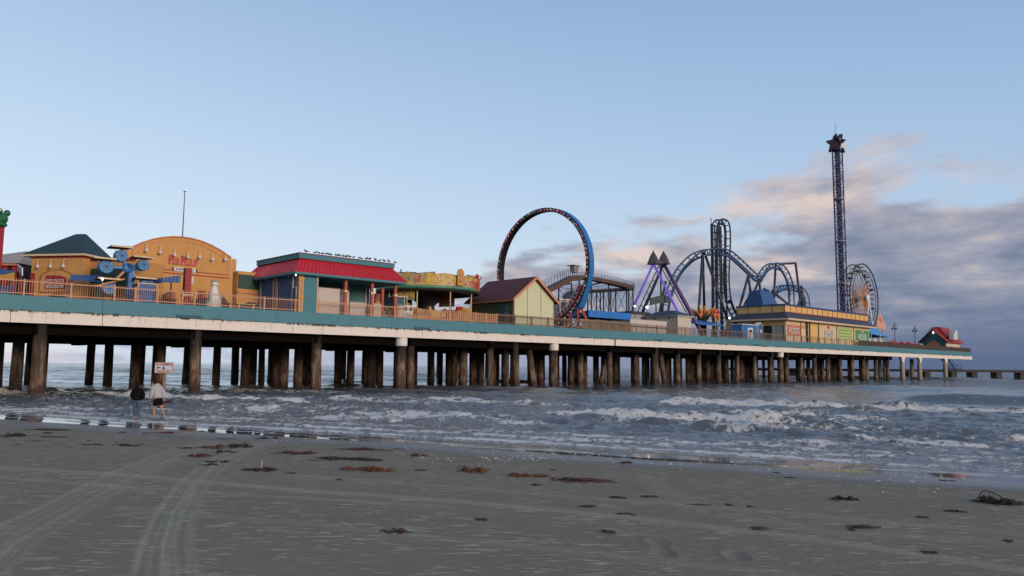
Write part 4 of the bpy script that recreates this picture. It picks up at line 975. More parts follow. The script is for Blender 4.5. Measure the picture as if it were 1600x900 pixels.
a_ = math.radians(195); c0 = (CR[0]+(RR_+.1)*math.cos(math.radians(-160)), CR[1]+(RR_+.1)*math.sin(math.radians(-160))); mb = MB(); mb.blob((c0[0], c0[1], zr_+1.0), (.4, .3, .6), 0, 2, .3, 4); mb.blob((c0[0]+.3, c0[1], zr_+1.5), (.15, .15, .5), 0, 2, .3, 6); mb.build('ornament', 'grey', cr)
for k in range(9):
    a_ = math.radians(-100+40*k); MB().tube((CR[0]+math.cos(a_)*(RR_-.5), CR[1]+math.sin(a_)*(RR_-.5), 0), (CR[0]+math.cos(a_)*(RR_-.5), CR[1]+math.sin(a_)*(RR_-.5), zr_-.1), .075, 8).build('pole', 'cream', cr)
MB().lathe((CR[0], CR[1], 0), [(1.3, .5), (1.2, 1.4), (.8, 2.2), (1.0, zr_-1.6), (2.6, zr_-.5), (4.2, zr_-.35)], 20).build('centre_column', 'darkint', cr)
for k in range(7):
    a_ = math.radians(25+30*k); MB().hexa([(CR[0]+math.cos(a_+d_)*r_, CR[1]+math.sin(a_+d_)*r_, z_) for z_ in (zr_-1.5-.5*(k % 2), zr_-.35) for d_, r_ in ((-.2, RR_-.75), (.2, RR_-.75), (.2, RR_-.6), (-.2, RR_-.6))]).build('hanging_panel', 'darkint' if k % 3 else 'painted', cr)
mb = MB(); n = 48
vs = []; 
for k in range(n):
    a_ = 2*math.pi*k/n; h_ = .75+.45*math.sin(2*a_+1.2)
    for r_, z_ in ((3.4, h_), (5.7, h_), (5.8, 0), ): vs.append((CR[0]+r_*math.cos(a_), CR[1]+r_*math.sin(a_), z_))
fs = []
for k in range(n):
    j = (k+1) % n
    fs += [(k*3, k*3+1, j*3+1, j*3), (k*3+1, k*3+2, j*3+2, j*3+1)]
mb.add(vs, fs, 0, True); mb.build('track_platform', 'orange', cr, recalc=False)
for k in range(12):
    a_ = 2*math.pi*k/12+.1; h_ = .75+.45*math.sin(2*a_+1.2); r_ = 4.6; c0 = Vector((CR[0]+r_*math.cos(a_), CR[1]+r_*math.sin(a_), h_+.45)); tg = Vector((-math.sin(a_), math.cos(a_), 0)); ra = Vector((math.cos(a_), math.sin(a_), 0))
    mb = MB(); P = lambda t_, s_, z_: tuple(c0+tg*t_+ra*s_+Vector((0, 0, z_)))
    mb.hexa([P(-.75, -.6, -.35), P(.7, -.6, -.35), P(.7, .6, -.35), P(-.75, .6, -.35), P(-.9, -.62, .45), P(.95, -.5, .12), P(.95, .5, .12), P(-.9, .62, .45)])
    mb.hexa([P(-.95, -.6, .4), P(-.7, -.6, .4), P(-.7, .6, .4), P(-.95, .6, .4), P(-1.0, -.55, .85), P(-.85, -.55, .85), P(-.85, .55, .85), P(-1.0, .55, .85)])
    mb.build('ride_car', 'gold' if k % 3 else 'red', cr)
# booth, bin and white box by the ride
q = atv(628, 470, 3.4); bt = thing('control_booth', 'small dark glass booth with pale frame left of the round ride', 'booth', (q[0], 3.4, 0))
a_, b_ = atv(619, 470, 3.4)[0], atv(636, 470, 3.4)[0]; zt_ = atv(628, 463, 3.4)[1]
MB().box(a_, 3.4, 0, b_, 4.9, 1.1).build('base', 'cream', bt); MB().box(a_+.04, 3.44, 1.105, b_-.04, 4.86, zt_-.1).build('window', 'teal_dark', bt); MB().box(a_-.06, 3.3, zt_-.095, b_+.06, 5, zt_).build('roof', 'cream', bt)
for ua in (a_, b_-.4, b_-.05): MB().box(ua, 3.37, 1.105, ua+.06, 3.43, zt_-.1).build('frame', 'cream', bt)
q = atv(625.5, 480, .8); bn_ = thing('round_bin', 'round ribbed cream bin behind the railing near the round ride', 'bin', (q[0], .95, 0))
MB().lathe((q[0], .95, 0), [(.48, 0), (.52, .05), (.52, 1.25), (.47, 1.32)], 20, sm=False).build('body', 'counter', bn_); MB().lathe((q[0], .95, 1.325), [(.55, 0), (.53, .06), (.3, .14)], 20).build('lid', 'grey', bn_)
q = atv(638, 478, 2.0); bx_ = thing('white_cabinet', 'white metal cabinet with two round fans beside the cream bin', 'cabinet', (q[0], 2.0, 0))
MB().box(q[0]-.65, 2, .0, q[0]+.65, 2.6, 1.55).build('body', 'white', bx_)
for s_ in (-.32, .32): MB().lathe((q[0]+s_, 1.97, 1.2), [(.22, -.01), (.22, .01)], 16, 'y').build('fan', 'black', bx_)

# ================================================================== pale green barn
VB = .35; c0, c1 = atv(803, 508, VB)[0], atv(864, 511, VB)[0]; cm = (c0+c1)/2
zw = atv(803, 464, VB)[1]; zap = atv(835.5, 435, VB)[1]; VD = atu(735, 468, c0)[0]
bn2 = thing('gabled_barn', 'pale green clapboard barn with a dark maroon gabled roof at the pier edge', 'building', (cm, VB, 0))
MB().prism([(c0, 0), (c1, 0), (c1, zw), (cm, zap), (c0, zw)], VB, VB+.2, 'y').build('gable_wall', 'palegreen', bn2)
MB().box(c0, VB+.205, 0, c1, VD, zw).build('side_wall', 'barn_side', bn2)
sl = (zap-zw)/(cm-c0); ov = .55
for sgn_, nm in ((-1, 0), (1, 1)):
    e = cm+sgn_*(cm-c0+ov); ze = zw-sl*ov
    o = MB().prism([(cm, zap+.02), (e, ze+.02), (e, ze+.17), (cm, zap+.2)], VB-.45, VD+.5, 'y').build('roof_slope', 'barn_roof', bn2)
    MB().prism([(cm, zap-.10), (e, ze-.10), (e+sgn_*.02, ze+.22), (cm, zap+.25)], VB-.53, VB-.455, 'y').build('barge_board', 'orange', o)
    MB().box(e-.03, VB-.4, ze-.06, e+.03, VD+.5, ze+.1).build('fascia', 'orange', o)
MB().box(c0-.05, VB-.05, 0, c0+.05, VB+.05, zw-.05).build('corner_trim', 'orange', bn2); MB().box(c1-.05, VB-.05, 0, c1+.05, VB+.05, zw-.05).build('corner_trim', 'cream', bn2)
for px_ in (824, 845): u_ = atv(px_, 480, VB)[0]; MB().box(u_-.03, VB-.02, 0, u_+.03, VB-.002, zap-abs(u_-cm)*sl-.1).build('batten', 'barn_side', bn2)
MB().box(c0-.07, 1.6, 0, c0-.004, 2.9, 2.4).build('door', 'teal_dark', bn2); MB().box(c0-.9, 1.0, 0, c0-.1, 1.3, 1.5).build('bin_screen', 'darkint', bn2)
for k in range(5): MB().box(c0-.5, 1.4+1.6*k, zw-.55, c0-.45, 1.6+1.6*k, zw-.35).build('lamp', 'gold', bn2)

# ================================================================== big ring ride
RU = 63.3; vc = 8.6; ry, rz = 8.43, 8.15; zc_ = 8.5
ring = thing('ring_ride', 'huge upright ring ride, bright blue outside with coloured bulbs along its inner edge', 'ride', (RU, vc, 0))
def ringpts(off, n=96): return [(vc+(ry+off)*math.cos(2*math.pi*k/n), zc_+(rz+off)*math.sin(2*math.pi*k/n)) for k in range(n)]
def ringband(mb, ra, rb, ua, ub, mi=0, n=96, widen=None):
    A_, B_ = ringpts(ra, n), ringpts(rb, n); vs = []
    for k in range(n):
        f_ = widen(k/n) if widen else 0
        A2 = (A_[k][0], A_[k][1]); vs += [(ua, A2[0], A2[1]), (ub+f_, A2[0], A2[1]), (ub+f_, B_[k][0], B_[k][1]), (ua, B_[k][0], B_[k][1])]
    fs = []
    for k in range(n):
        j = (k+1) % n
        for i in range(4): fs.append((k*4+i, k*4+(i+1) % 4, j*4+(i+1) % 4, j*4+i))
    mb.add(vs, fs, mi)
mb = MB(); ringband(mb, -.08, .26, RU+.1, RU+1.0); mb.build('ring_body', 'blue', ring)
mb = MB(); ringband(mb, -.24, -.09, RU+.12, RU+.96); mb.build('inner_track', mat('ringdark', (.018, .007, .010), .5), ring)
mb = MB(); ringband(mb, -.28, .20, RU-.05, RU+.095); mb.build('edge_board', 'black', ring)
lt = MB(); n = 288; vs = []; fs = []
for k in range(n):
    a_ = 2*math.pi*k/n; j_ = .10*math.sin(k*1.7)
    for u_, r_ in ((RU-.055, -.14), (RU-.055, .08), (RU-.10, .05), (RU-.10, -.11)):
        vs.append((u_, vc+(ry+r_+j_)*math.cos(a_), zc_+(rz+r_+j_)*math.sin(a_)))
lt.add(vs, [])
for k in range(n):
    j = (k+1) % n; mi = [0, 3, 1, 3, 2, 3, 0, 3, 3, 1][(k*7//5) % 10]
    for i in range(4): lt.f.append((k*4+i, k*4+(i+1) % 4, j*4+(i+1) % 4, j*4+i)); lt.m.append(mi); lt.s.append(False)
o = lt.build('bulb_strip', ['pink_l', 'green_l', 'white_l', 'black'], ring)
# the train at rest near the bottom, supports
for k in range(7):
    a_ = math.radians(-97-9.5*k); rr_ = -.75; v_ = vc+(ry+rr_)*math.cos(a_); z_ = zc_+(rz+rr_)*math.sin(a_); tn = Vector((0, -math.sin(a_)*ry, math.cos(a_)*rz)).normalized(); nn_ = Vector((0, -math.cos(a_), -math.sin(a_)))
    c_ = Vector((RU+.75, v_, z_)); P = lambda t_, s_, h_: tuple(c_+tn*t_+Vector((1, 0, 0))*s_+nn_*h_)
    cb = MB().hexa([P(-.6, -.75, -.3), P(.6, -.75, -.3), P(.6, .75, -.3), P(-.6, .75, -.3), P(-.6, -.75, .35), P(.6, -.75, .35), P(.6, .75, .35), P(-.6, .75, .35)]).build('train_car', 'maroon', ring)
    mb = MB()
    for t_ in (-.5, 0, .5): mb.bar(P(t_, -.8, -.2), P(t_, -.8, .55), .06); 
    mb.bar(P(-.6, -.8, .5), P(.6, -.8, .5), .06); mb.build('cage', 'white', cb)
for sv_ in (2.4, 14.6):
    sup = MB(); tops = [(RU+.2, sv_-.3, 2.9), (RU+1.0, sv_-.3, 2.9), (RU+1.0, sv_+.4, 2.9), (RU+.2, sv_+.4, 2.9)]; bots = [(RU-.6, sv_-1.2, 0), (RU+2.0, sv_-1.2, 0), (RU+2.0, sv_+1.2, 0), (RU-.6, sv_+1.2, 0)]
    for a_, b_ in zip(tops, bots): sup.bar(b_, a_, .16)
    for k in range(4):
        a_, b_ = Vector(bots[k]), Vector(bots[(k+1) % 4]); c_, d_ = Vector(tops[k]), Vector(tops[(k+1) % 4])
        sup.bar(a_+Vector((0, 0, .3)), b_+Vector((0, 0, .3)), .28); sup.bar(a_.lerp(c_, .45), b_.lerp(d_, .45), .10); sup.bar(a_.lerp(c_, .45), b_, .08); sup.bar(b_.lerp(d_, .45), c_.lerp(d_, .5), .08)
    sup.build('support_tower', mat('redorange%d' % int(sv_), (.52, .07, .025), .5), ring)
MB().hexa([(RU+.05, 1.6, 2.9), (RU+1.05, 1.6, 2.9), (RU+1.05, 4.1, 2.0), (RU+.05, 4.1, 2.0), (RU+.1, .55, 5.4), (RU+1.0, .55, 5.4), (RU+1.0, 1.3, 5.4), (RU+.1, 1.3, 5.4)]).build('gusset', 'blue', ring)
MB().box(RU-1.5, 3.8, 0, RU+3.5, 13.5, .35).build('platform', 'darkint', ring)
mb = MB()
for k in range(9): mb.bar((RU-1.6, 4.2+k*1.1, .35), (RU-1.6, 4.2+k*1.1, 1.45), .06)
mb.bar((RU-1.6, 4.2, 1.45), (RU-1.6, 13, 1.45), .07); mb.build('platform_rail', 'maroon', ring)

# ================================================================== brown family coaster with lattice supports
VC = 12.0
wm = thing('brown_coaster', 'rust brown family coaster on dark braced steel posts behind the blue ring', 'roller coaster', (70, VC, 0))
def track_box(pts, w_, h_, mat_, nm, rail=True):
    mb = MB(); pts = [Vector(p) for p in pts]; vs = []; n = len(pts)
    for i, p in enumerate(pts):
        d = (pts[min(i+1, n-1)]-pts[max(i-1, 0)]); d.z = 0; d.normalize(); s_ = Vector((-d.y, d.x, 0))
        for a_, b_ in ((-w_, -h_), (w_, -h_), (w_, 0), (-w_, 0)): vs.append(p+s_*a_+Vector((0, 0, b_)))
    fs = [(3, 2, 1, 0), tuple(range(4*n-4, 4*n))]
    for i in range(n-1):
        for k in range(4): fs.append((i*4+k, i*4+(k+1) % 4, (i+1)*4+(k+1) % 4, (i+1)*4+k))
    mb.add(vs, fs); o = mb.build(nm, mat_, wm)
    if rail:
        mb = MB()
        for i in range(0, n, 1):
            d = (pts[min(i+1, n-1)]-pts[max(i-1, 0)]); d.z = 0; d.normalize(); s_ = Vector((-d.y, d.x, 0))*w_
            for k in (-1, 1):
                mb.bar(pts[i]+s_*k, pts[i]+s_*k+Vector((0, 0, rail)), .035)
                if i < n-1: mb.bar(pts[i]+s_*k+Vector((0, 0, rail)), pts[i+1]+s_*k+Vector((0, 0, rail)), .035)
        mb.build('walkway_rail', 'steel_dark', o)
    return o
def V3(x, y, v): q = atv(x, y, v); return Vector((q[0], v, q[1]))
track_box(catmull([V3(842, 456, 11), V3(862, 446, 11), V3(880, 437, 11), V3(893, 431, 11), V3(905, 430.5, 11)], 4), .6, .75, 'brown', 'lift_track', 1.1)
track_box(catmull([V3(905, 430.5, 11), V3(925, 433, 11), V3(950, 438, 11), V3(970, 443, 11.5), V3(982, 446, 12.5), V3(985, 448, 14), V3(974, 449.5, 16), V3(950, 451, 16.5), V3(920, 453, 16.5), V3(903, 454, 16.5)], 5), .6, .55, 'brown', 'upper_track', .5)
track_box(catmull([V3(903, 454, 16.5), V3(892, 456, 16), V3(885, 466, 15), V3(880, 478, 14), V3(875, 488, 13)], 5), .7, .6, 'steel_dark', 'drop_track', .35)
q = V3(897, 428, 11); mb = MB(); mb.box(q.x-.45, 10.6, q.z+.2, q.x+.45, 11.4, q.z+1.1); sh = mb.build('lamp_frame', 'grey', wm); MB().box(q.x-.9, 10.3, q.z+1.15, q.x+.9, 11.7, q.z+1.25).build('lift_shelter', 'grey', wm)
def post(px_, py_, v, r_=.12, name='support_post', par=None, m_='steel_dark'):
    q = atv(px_, py_, v); MB().tube((q[0], v, 0), (q[0], v, q[1]), r_, 8).build(name, m_, par or wm); return q[0], q[1]
def xbrace(a_, b_, z0, z1, v, par, w_=.06, m_='steel_dark', va=None):
    mb = MB(); vb = v if va is None else va
    mb.bar((a_, v, z0), (b_, vb, z1), w_); mb.bar((b_, vb, z0), (a_, v, z1), w_); mb.bar((a_, v, z1), (b_, vb, z1), w_); mb.build('cross_brace', m_, par)
sup = [(873, 446, 11.6), (893, 443, 11.6), (905, 437, 11.6), (918, 437, 11.6), (924, 444, 11.6), (932, 454, 15), (938, 454, 15), (943, 454, 15), (951, 440, 11.6), (954, 452, 15), (962, 450, 15), (979, 450, 13), (982, 448, 13), (989, 451, 13)]
ps = [post(x, y, v)+(v,) for x, y, v in sup]
for i, j in ((0, 1), (3, 4), (4, 5), (5, 7), (7, 8), (8, 9), (10, 11), (12, 13), (1, 2), (9, 10)):
    a_, b_ = ps[i], ps[j]; zt = min(a_[1], b_[1])-.3
    xbrace(a_[0], b_[0], 0.3, zt*.5, a_[2], wm, va=b_[2]); xbrace(a_[0], b_[0], zt*.5, zt, a_[2], wm, va=b_[2])
for a_, b_ in (((873, 446), (893, 443)), ((924, 445), (951, 439)), ((979, 451), (989, 451))):
    p_, q_ = atv(*a_, 11.6), atv(*b_, 11.6); MB().bar((p_[0], 11.6, p_[1]), (q_[0], 11.6, q_[1]), .22).build('cross_beam', 'steel_dark', wm)
# station shed behind the ring
q0, q1 = atv(873, 480, 12)[0], atv(893, 480, 12)[0]; z_ = atv(880, 469, 12)[1]
ss = thing('ride_station', 'small white framed ride station seen through the ring', 'booth', (q0, 12, 0)); MB().box(q0-.2, 11.8, z_, q1+.4, 15, z_+.2).build('roof', 'white', ss)
MB().box(q0, 12, 0, q1, 14.8, z_-.005).build('wall', 'grey_lt', ss); MB().box(q0+.5, 11.93, 1.2, q0+1.6, 11.995, z_-.3).build('window', 'glass', ss)

# blue striped canopy over the coaster entrance
zt0, zt1 = atv(920, 484.5, 2.6)[1], atv(986, 489, 2.6)[1]; a_, b_ = atv(920, 490, 2.6)[0], atv(986, 494, 2.6)[0]
zt = (zt0+zt1)/2
cp_ = thing('blue_canopy', 'long bright blue corrugated canopy with a dark end, right of the red ring support', 'canopy', (a_, 2.6, 0))
MB().box(a_, 2.6, zt-.95, b_, 2.68, zt).build('valance', mat('corrblue', (.035, .20, .62), .5, stripes=(0, .42, .3, (.02, .12, .42))), cp_)
MB().hexa([(a_, 2.7, zt-.95), (b_, 2.7, zt-.95), (b_, 6.5, zt-.95), (a_, 6.5, zt-.95), (a_, 2.7, zt-.02), (b_, 2.7, zt-.02), (b_, 6.4, zt-.75), (a_, 6.4, zt-.75)]).build('roof', 'blue_deep', cp_)
for k in range(6):
    for v_ in (2.9, 6.2): MB().tube((a_+.3+(b_-a_-.6)*k/5, v_, 0), (a_+.3+(b_-a_-.6)*k/5, v_, zt-.95), .06, 6).build('pole', 'steel_dark', cp_)
# low pale wall and the white hut
a_, b_ = atv(985, 510, .9)[0], atv(1042, 515, .9)[0]; z_ = (atv(990, 498.5, .9)[1]+atv(1040, 503.5, .9)[1])/2
lw = thing('low_wall', 'long low pale panelled wall left of the white hut', 'wall', (a_, .9, 0)); MB().box(a_, .9, 0, b_, 1.1, z_).build('panel', 'counter', lw)
MB().box(a_-.05, .87, z_+.002, b_+.03, 1.13, z_+.08).build('coping', 'grey_lt', lw); MB().box(a_+.05, .84, z_*.45, b_, .89, z_*.52).build('shelf', 'brown', lw)
# rides' dark machinery box behind it
q = atv(1000, 495, 7); mb_ = thing('machine_house', 'flat dark machine house between the blue canopy and the white hut', 'building', (q[0], 7, 0)); z_ = atv(1000, 491, 7)[1]
MB().box(atv(986, 495, 7)[0], 7, 0, atv(1012, 495, 7)[0], 10, z_).build('wall', 'grey', mb_); MB().box(atv(986, 495, 7)[0]-.3, 6.7, z_+.002, atv(1012, 495, 7)[0]+.3, 10.3, z_+.35).build('roof', 'steel_dark', mb_)
h0, h1 = atv(1058, 520, .8)[0], atv(1080, 522, .8)[0]; hd = atu(1010, 500, h0)[0]; zt = atv(1058, 492.5, .8)[1]
ht = thing('white_hut', 'white hut with a dark hipped roof in front of the purple swing ride frame', 'building', (h0, .8, 0))
MB().box(h0, .8, 0, h1, hd, zt).build('wall', mat('hutwall', (.55, .50, .43), .8, vary=.08, dirt=.2), ht)
MB().box(h0-.04, .74, 0, h0+.08, .79, zt).build('corner_trim', 'brown', ht); MB().box(h0-.35, .45, zt-.14, h1+.35, hd+.3, zt-.005).build('eave_board', 'white', ht)
MB().hexa([(h0-.5, .3, zt), (h1+.5, .3, zt), (h1+.5, hd+.5, zt), (h0-.5, hd+.5, zt), (h0+1.4, 2.4, zt+.85), (h1-1.4, 2.4, zt+.85), (h1-1.4, hd-1.6, zt+.85), (h0+1.4, hd-1.6, zt+.85)]).build('roof', 'roofgreen', ht)
for k in range(2): MB().box(h0-.10, 2+2.6*k, zt-.45, h0-.02, 2.3+2.6*k, zt-.25).build('lamp', 'black', ht)

# ================================================================== purple pendulum ride
vm = 9.0
ap1, ap2 = atv(1021, 412, vm), atv(1037, 412, vm)
pd = thing('pendulum_ride', 'purple A frame swing ride with two dark pointed caps and glowing violet legs', 'ride', (ap1[0], vm, 0))
def leg(ap, base_v, du, m_, r_=.21, lat=False):
    a_ = Vector((ap[0], vm, ap[1])); b_ = Vector((ap[0]+du, base_v, 0)); MB().path([b_, b_.lerp(a_, .5), a_], [r_*.85, r_, r_*.8], 10).build('leg', m_, pd); return a_, b_
vn1 = atu(1060, 490, ap1[0])[0]; vn2 = 2.2
_lv = atu(985, 490, ap1[0]); leg(ap1, vm+(_lv[0]-vm)*ap1[1]/(ap1[1]-_lv[1]), 0, 'purple_lit'); _lv = atu(1057, 483, ap1[0]); leg(ap1, max(.9, vm+(_lv[0]-vm)*ap1[1]/(ap1[1]-_lv[1])), 0, 'purple_lit')
u_n = atv(1100, 520, 1.6)[0]; leg(ap2, 1.6, u_n-ap2[0], 'purple', .34); a2, b2 = (lambda q: leg(ap2, vm+(q[0]-vm)*ap2[1]/(ap2[1]-q[1]), 0, 'steel_dark', .26))(atu(1003, 490, ap2[0]))
mb = MB(); p_ = Vector(b2)+Vector((-1.6, 0, 0)); q_ = Vector(a2)+Vector((-1.0, 0, 0)); mb.bar(p_, q_, .12)
for k in range(12): f_ = k/12; mb.bar(b2.lerp(a2, f_), p_.lerp(q_, f_+.04), .07)
mb.build('ladder_truss', 'steel_dark', pd)
mb = MB(); p_ = Vector((ap1[0]+.9, vm-.8, ap1[1]-.5)); q_ = Vector((ap1[0]+1.2, 2.6, 2)); mb.bar(p_, q_, .12); mb.build('brace', 'steel_dark', pd)
MB().tube((ap1[0]-.5, vm, ap1[1]+.2), (ap2[0]+.5, vm, ap2[1]+.2), .42, 12).build('axle', 'purple', pd)
for ap in (ap1, ap2):
    MB().lathe((ap[0], vm, ap[1]-.1), [(1.1, 0), (1.0, .12), (.55, 1.3), (.14, 2.0), (.02, 2.3)], 4 if False else 6, sm=False).build('pointed_cap', 'grey' if False else mat('capdark', (.06, .065, .06), .7), pd)
MB().tube((ap1[0]+2, vm, ap1[1]), (ap1[0]+2, vm, 3.2), .15).build('pendulum', 'steel_dark', pd)
# ship shaped sign board hanging low
s0, s1 = V3(1016, 466, 7), V3(1047, 463, 7); zb = V3(1016, 477, 7).z; mb = MB(); pts = []
for k in range(9): f_ = k/8; pts.append((s0.x+(s1.x-s0.x)*f_, s0.z+(s1.z-s0.z)*f_+.25*math.sin(math.pi*f_)))
for k in range(9): f_ = 1-k/8; pts.append((s0.x+(s1.x-s0.x)*f_, zb+(s1.z-s0.z)*f_+.15*math.sin(math.pi*f_)))
sb_ = mb.prism(pts, 6.9, 7.1).build('sign_board', mat('oldgreen', (.055, .085, .085), .7, vary=.3, scale=2), pd)
xc, zc2 = (s0.x+s1.x)/2, (s0.z+zb)/2+.25
mb = MB()
for k in range(2): mb.bar((xc-.9+1.9*k, 7.2, 0), (xc-.9+1.9*k, 7.2, zb+.3), .14)
mb.build('sign_stand', 'steel_dark', pd)
for px_, py_, v_ in ((992, 478.5, 4), (1011, 480, 4)):
    u_, z_ = atv(px_, py_, v_); lm = thing('flood_lamp', 'lit round flood lamp %s' % ('low on the left violet leg of the swing ride' if px_ < 1000 else 'under the green sign board of the swing ride'), 'lamp', (u_, v_, 0), group='lit flood lamps')
    MB().tube((u_, v_, 0), (u_, v_, z_-.1), .05, 6).build('pole', 'steel_dark', lm); MB().blob((u_, v_, z_), .17 if px_ > 1000 else .12, sub=3).build('bulb', 'lamp_on', lm)

# ================================================================== flame ornament ride and blue awning
q = atv(1100, 498, 5.5); fl = thing('flame_ornament', 'orange and yellow flame shaped ornament ride above the blue awning', 'ride', (q[0], 5.5, 0))
mk('fire_o', (.62, .16, .04), .5, vary=.4, scale=3); mk('fire_y', (.72, .45, .10), .5, vary=.25, scale=3)
fx = q[0]; W1 = (atv(1116, 490, 5.5)[0]-atv(1088, 490, 5.5)[0])/2; z0 = atv(1100, 499, 5.5)[1]; z1 = atv(1100, 476, 5.5)[1]; H = z1-z0
MB().lathe((fx-.3, 5.5, 0), [(.5, 0), (.6, z0), (1.0, z0+.3), (.8, z0+H*.5)], 14).build('stem', 'darkint', fl)
rr2 = random.Random(3)
for k in range(15):
    a_ = 2*math.pi*k/15; rad = W1*rr2.uniform(.35, .85); hh_ = H*rr2.uniform(.5, 1.0); b_ = Vector((fx+math.cos(a_)*rad*.5, 5.5+math.sin(a_)*rad*.5, z0+H*.25)); t_ = Vector((fx+math.cos(a_)*rad*1.15, 5.5+math.sin(a_)*rad*1.1, z0+hh_))
    MB().path([b_, b_.lerp(t_, .4)+Vector((0, 0, .15)), b_.lerp(t_, .75)+Vector((.1, 0, 0)), t_], [.30, .36, .20, .02], 7).build('flame', 'fire_o' if k % 2 else 'fire_y', fl)
for k in range(6):
    a_ = 2*math.pi*k/6+.3; c_ = (fx+math.cos(a_)*W1*.85, 5.5+math.sin(a_)*W1*.85, z0+H*.28)
    g_ = MB().lathe(c_, [(.10, -.65), (.30, -.35), (.38, .1), (.28, .2)], 12).build('pod', 'fire_o', fl); MB().lathe((c_[0], c_[1], c_[2]+.31), [(.28, 0), (.2, .25), (.04, .4)], 12).build('pod_cap', 'red', g_)
q = V3(1117.5, 494, 5); to = thing('torch_ornament', 'single yellow torch ornament right of the flame ornament', 'ornament', (q.x, 5, 0)); MB().lathe((q.x, 5, 0), [(.08, 0), (.1, q.z-1.0), (.35, q.z-.5), (.55, q.z+.5)], 12).build('cup', 'fire_y', to); MB().lathe((q.x, 5, q.z+.505), [(.5, 0), (.3, .45), (.05, .7)], 10).build('flame', 'fire_o', to)
a_, b_ = atv(1092, 510, 2.0)[0], atv(1133, 512, 2.0)[0]; zb_ = atv(1110, 507.5, 2.0)[1]; za_ = atv(1110, 499.5, 3.5)[1]
ab = thing('blue_awning', 'plain bright blue fabric awning below the flame ornament', 'awning', (a_, 2, 0))
MB().hexa([(a_, 2, zb_-.1), (b_, 2, zb_-.1), (b_+.2, 5.5, za_-.3), (a_+.7, 5.5, za_-.3), (a_, 2, zb_), (b_, 2, zb_), (b_+.2, 5.5, za_), (a_+.7, 5.5, za_)]).build('canvas', 'blue', ab)
for k in range(4): MB().tube((a_+(b_-a_)*k/3, 2.05, 0), (a_+(b_-a_)*k/3, 2.05, zb_-.05), .06, 6).build('pole', 'cream' if k == 1 else 'steel_dark', ab)
q = atv(1140, 497, 2.2); lm = thing('flood_lamp', 'lit round flood lamp between the blue awning and the food hall', 'lamp', (q[0], 2.2, 0), group='lit flood lamps'); MB().tube((q[0], 2.2, 0), (q[0], 2.2, q[1]), .05, 6).build('pole', 'steel_dark', lm); MB().blob((q[0], 2.2, q[1]), .14, sub=3).build('bulb', 'lamp_on', lm)

# ================================================================== blue steel coaster
VS = 17.0
sk = thing('steel_coaster', 'dark blue steel roller coaster with a vertical lift tower and looping track', 'roller coaster', (atv(1120, 480, VS)[0], VS, 0))
def P3(x, y, v=VS): q = atv(x, y, v); return Vector((q[0], v, q[1]))
def steel_track(pts, nm, m_='shark', gauge=.62, depth=1.05, side=Vector((0, 1, 0)), tie=1.3, inward=None, n=8):
    C_ = catmull(pts, n); mb = MB(); L1, L2, L3_ = [], [], []
    N = len(C_)
    for i, p in enumerate(C_):
        d = (C_[min(i+1, N-1)]-C_[max(i-1, 0)]).normalized(); s_ = side-d*side.dot(d); s_ = s_.normalized() if s_.length > .05 else Vector((0, 1, 0)); nrm = d.cross(s_)
        if inward: k_ = 1 if (inward-p).dot(nrm) > 0 else -1; nrm = nrm*k_
        elif nrm.z > 0: nrm = -nrm
        L1.append(p+s_*gauge); L2.append(p-s_*gauge); L3_.append(p+nrm*depth)
    mb.path(L1, .16, 6); mb.path(L2, .16, 6); mb.path(L3_, .25, 8)
    acc = 0
    for i in range(1, N):
        acc += (C_[i]-C_[i-1]).length
        if acc > tie or i == 1:
            acc = 0
            for L in (L1, L2): mb.bar(L[i], L3_[i], .15)
            mb.bar(L1[i], L2[i], .10); j = min(i+1, N-1); mb.bar(L1[i], L3_[j], .06)
    return mb.build(nm, m_, sk)
steel_track([P3(1038, 492, 24), P3(1044, 462, 23), P3(1055, 432, 22), P3(1072, 409, 20), P3(1092, 394, 18), P3(1115, 389, 17), P3(1136, 392, 16.5), P3(1152, 404, 16), P3(1168, 419, 16), P3(1180, 430, 16), P3(1187, 433, 16)], 'arch_track', inward=P3(1115, 440))
steel_track([P3(1186, 434, 16), P3(1191, 425, 16), P3(1199, 415, 16), P3(1210, 411.5, 16), P3(1222, 417, 16), P3(1230, 430, 16.2), P3(1235.5, 448, 16.6), P3(1236.5, 465, 17), P3(1237, 484, 17)], 'hill_track', inward=P3(1208, 445))
steel_track([P3(1208, 458, 20), P3(1214, 450, 20), P3(1226, 445.5, 20), P3(1238, 446.5, 20), P3(1250, 451, 19), P3(1258, 461, 18), P3(1261, 474, 17.5), P3(1260, 490, 17)], 'outer_loop_track', inward=P3(1232, 475, 19))
steel_track([P3(1163, 492, 13), P3(1168, 474, 13), P3(1177, 461, 13), P3(1188, 453.5, 14), P3(1197, 455, 15), P3(1192, 466, 14), P3(1184, 480, 13)], 'small_loop_track', inward=P3(1182, 478, 14))
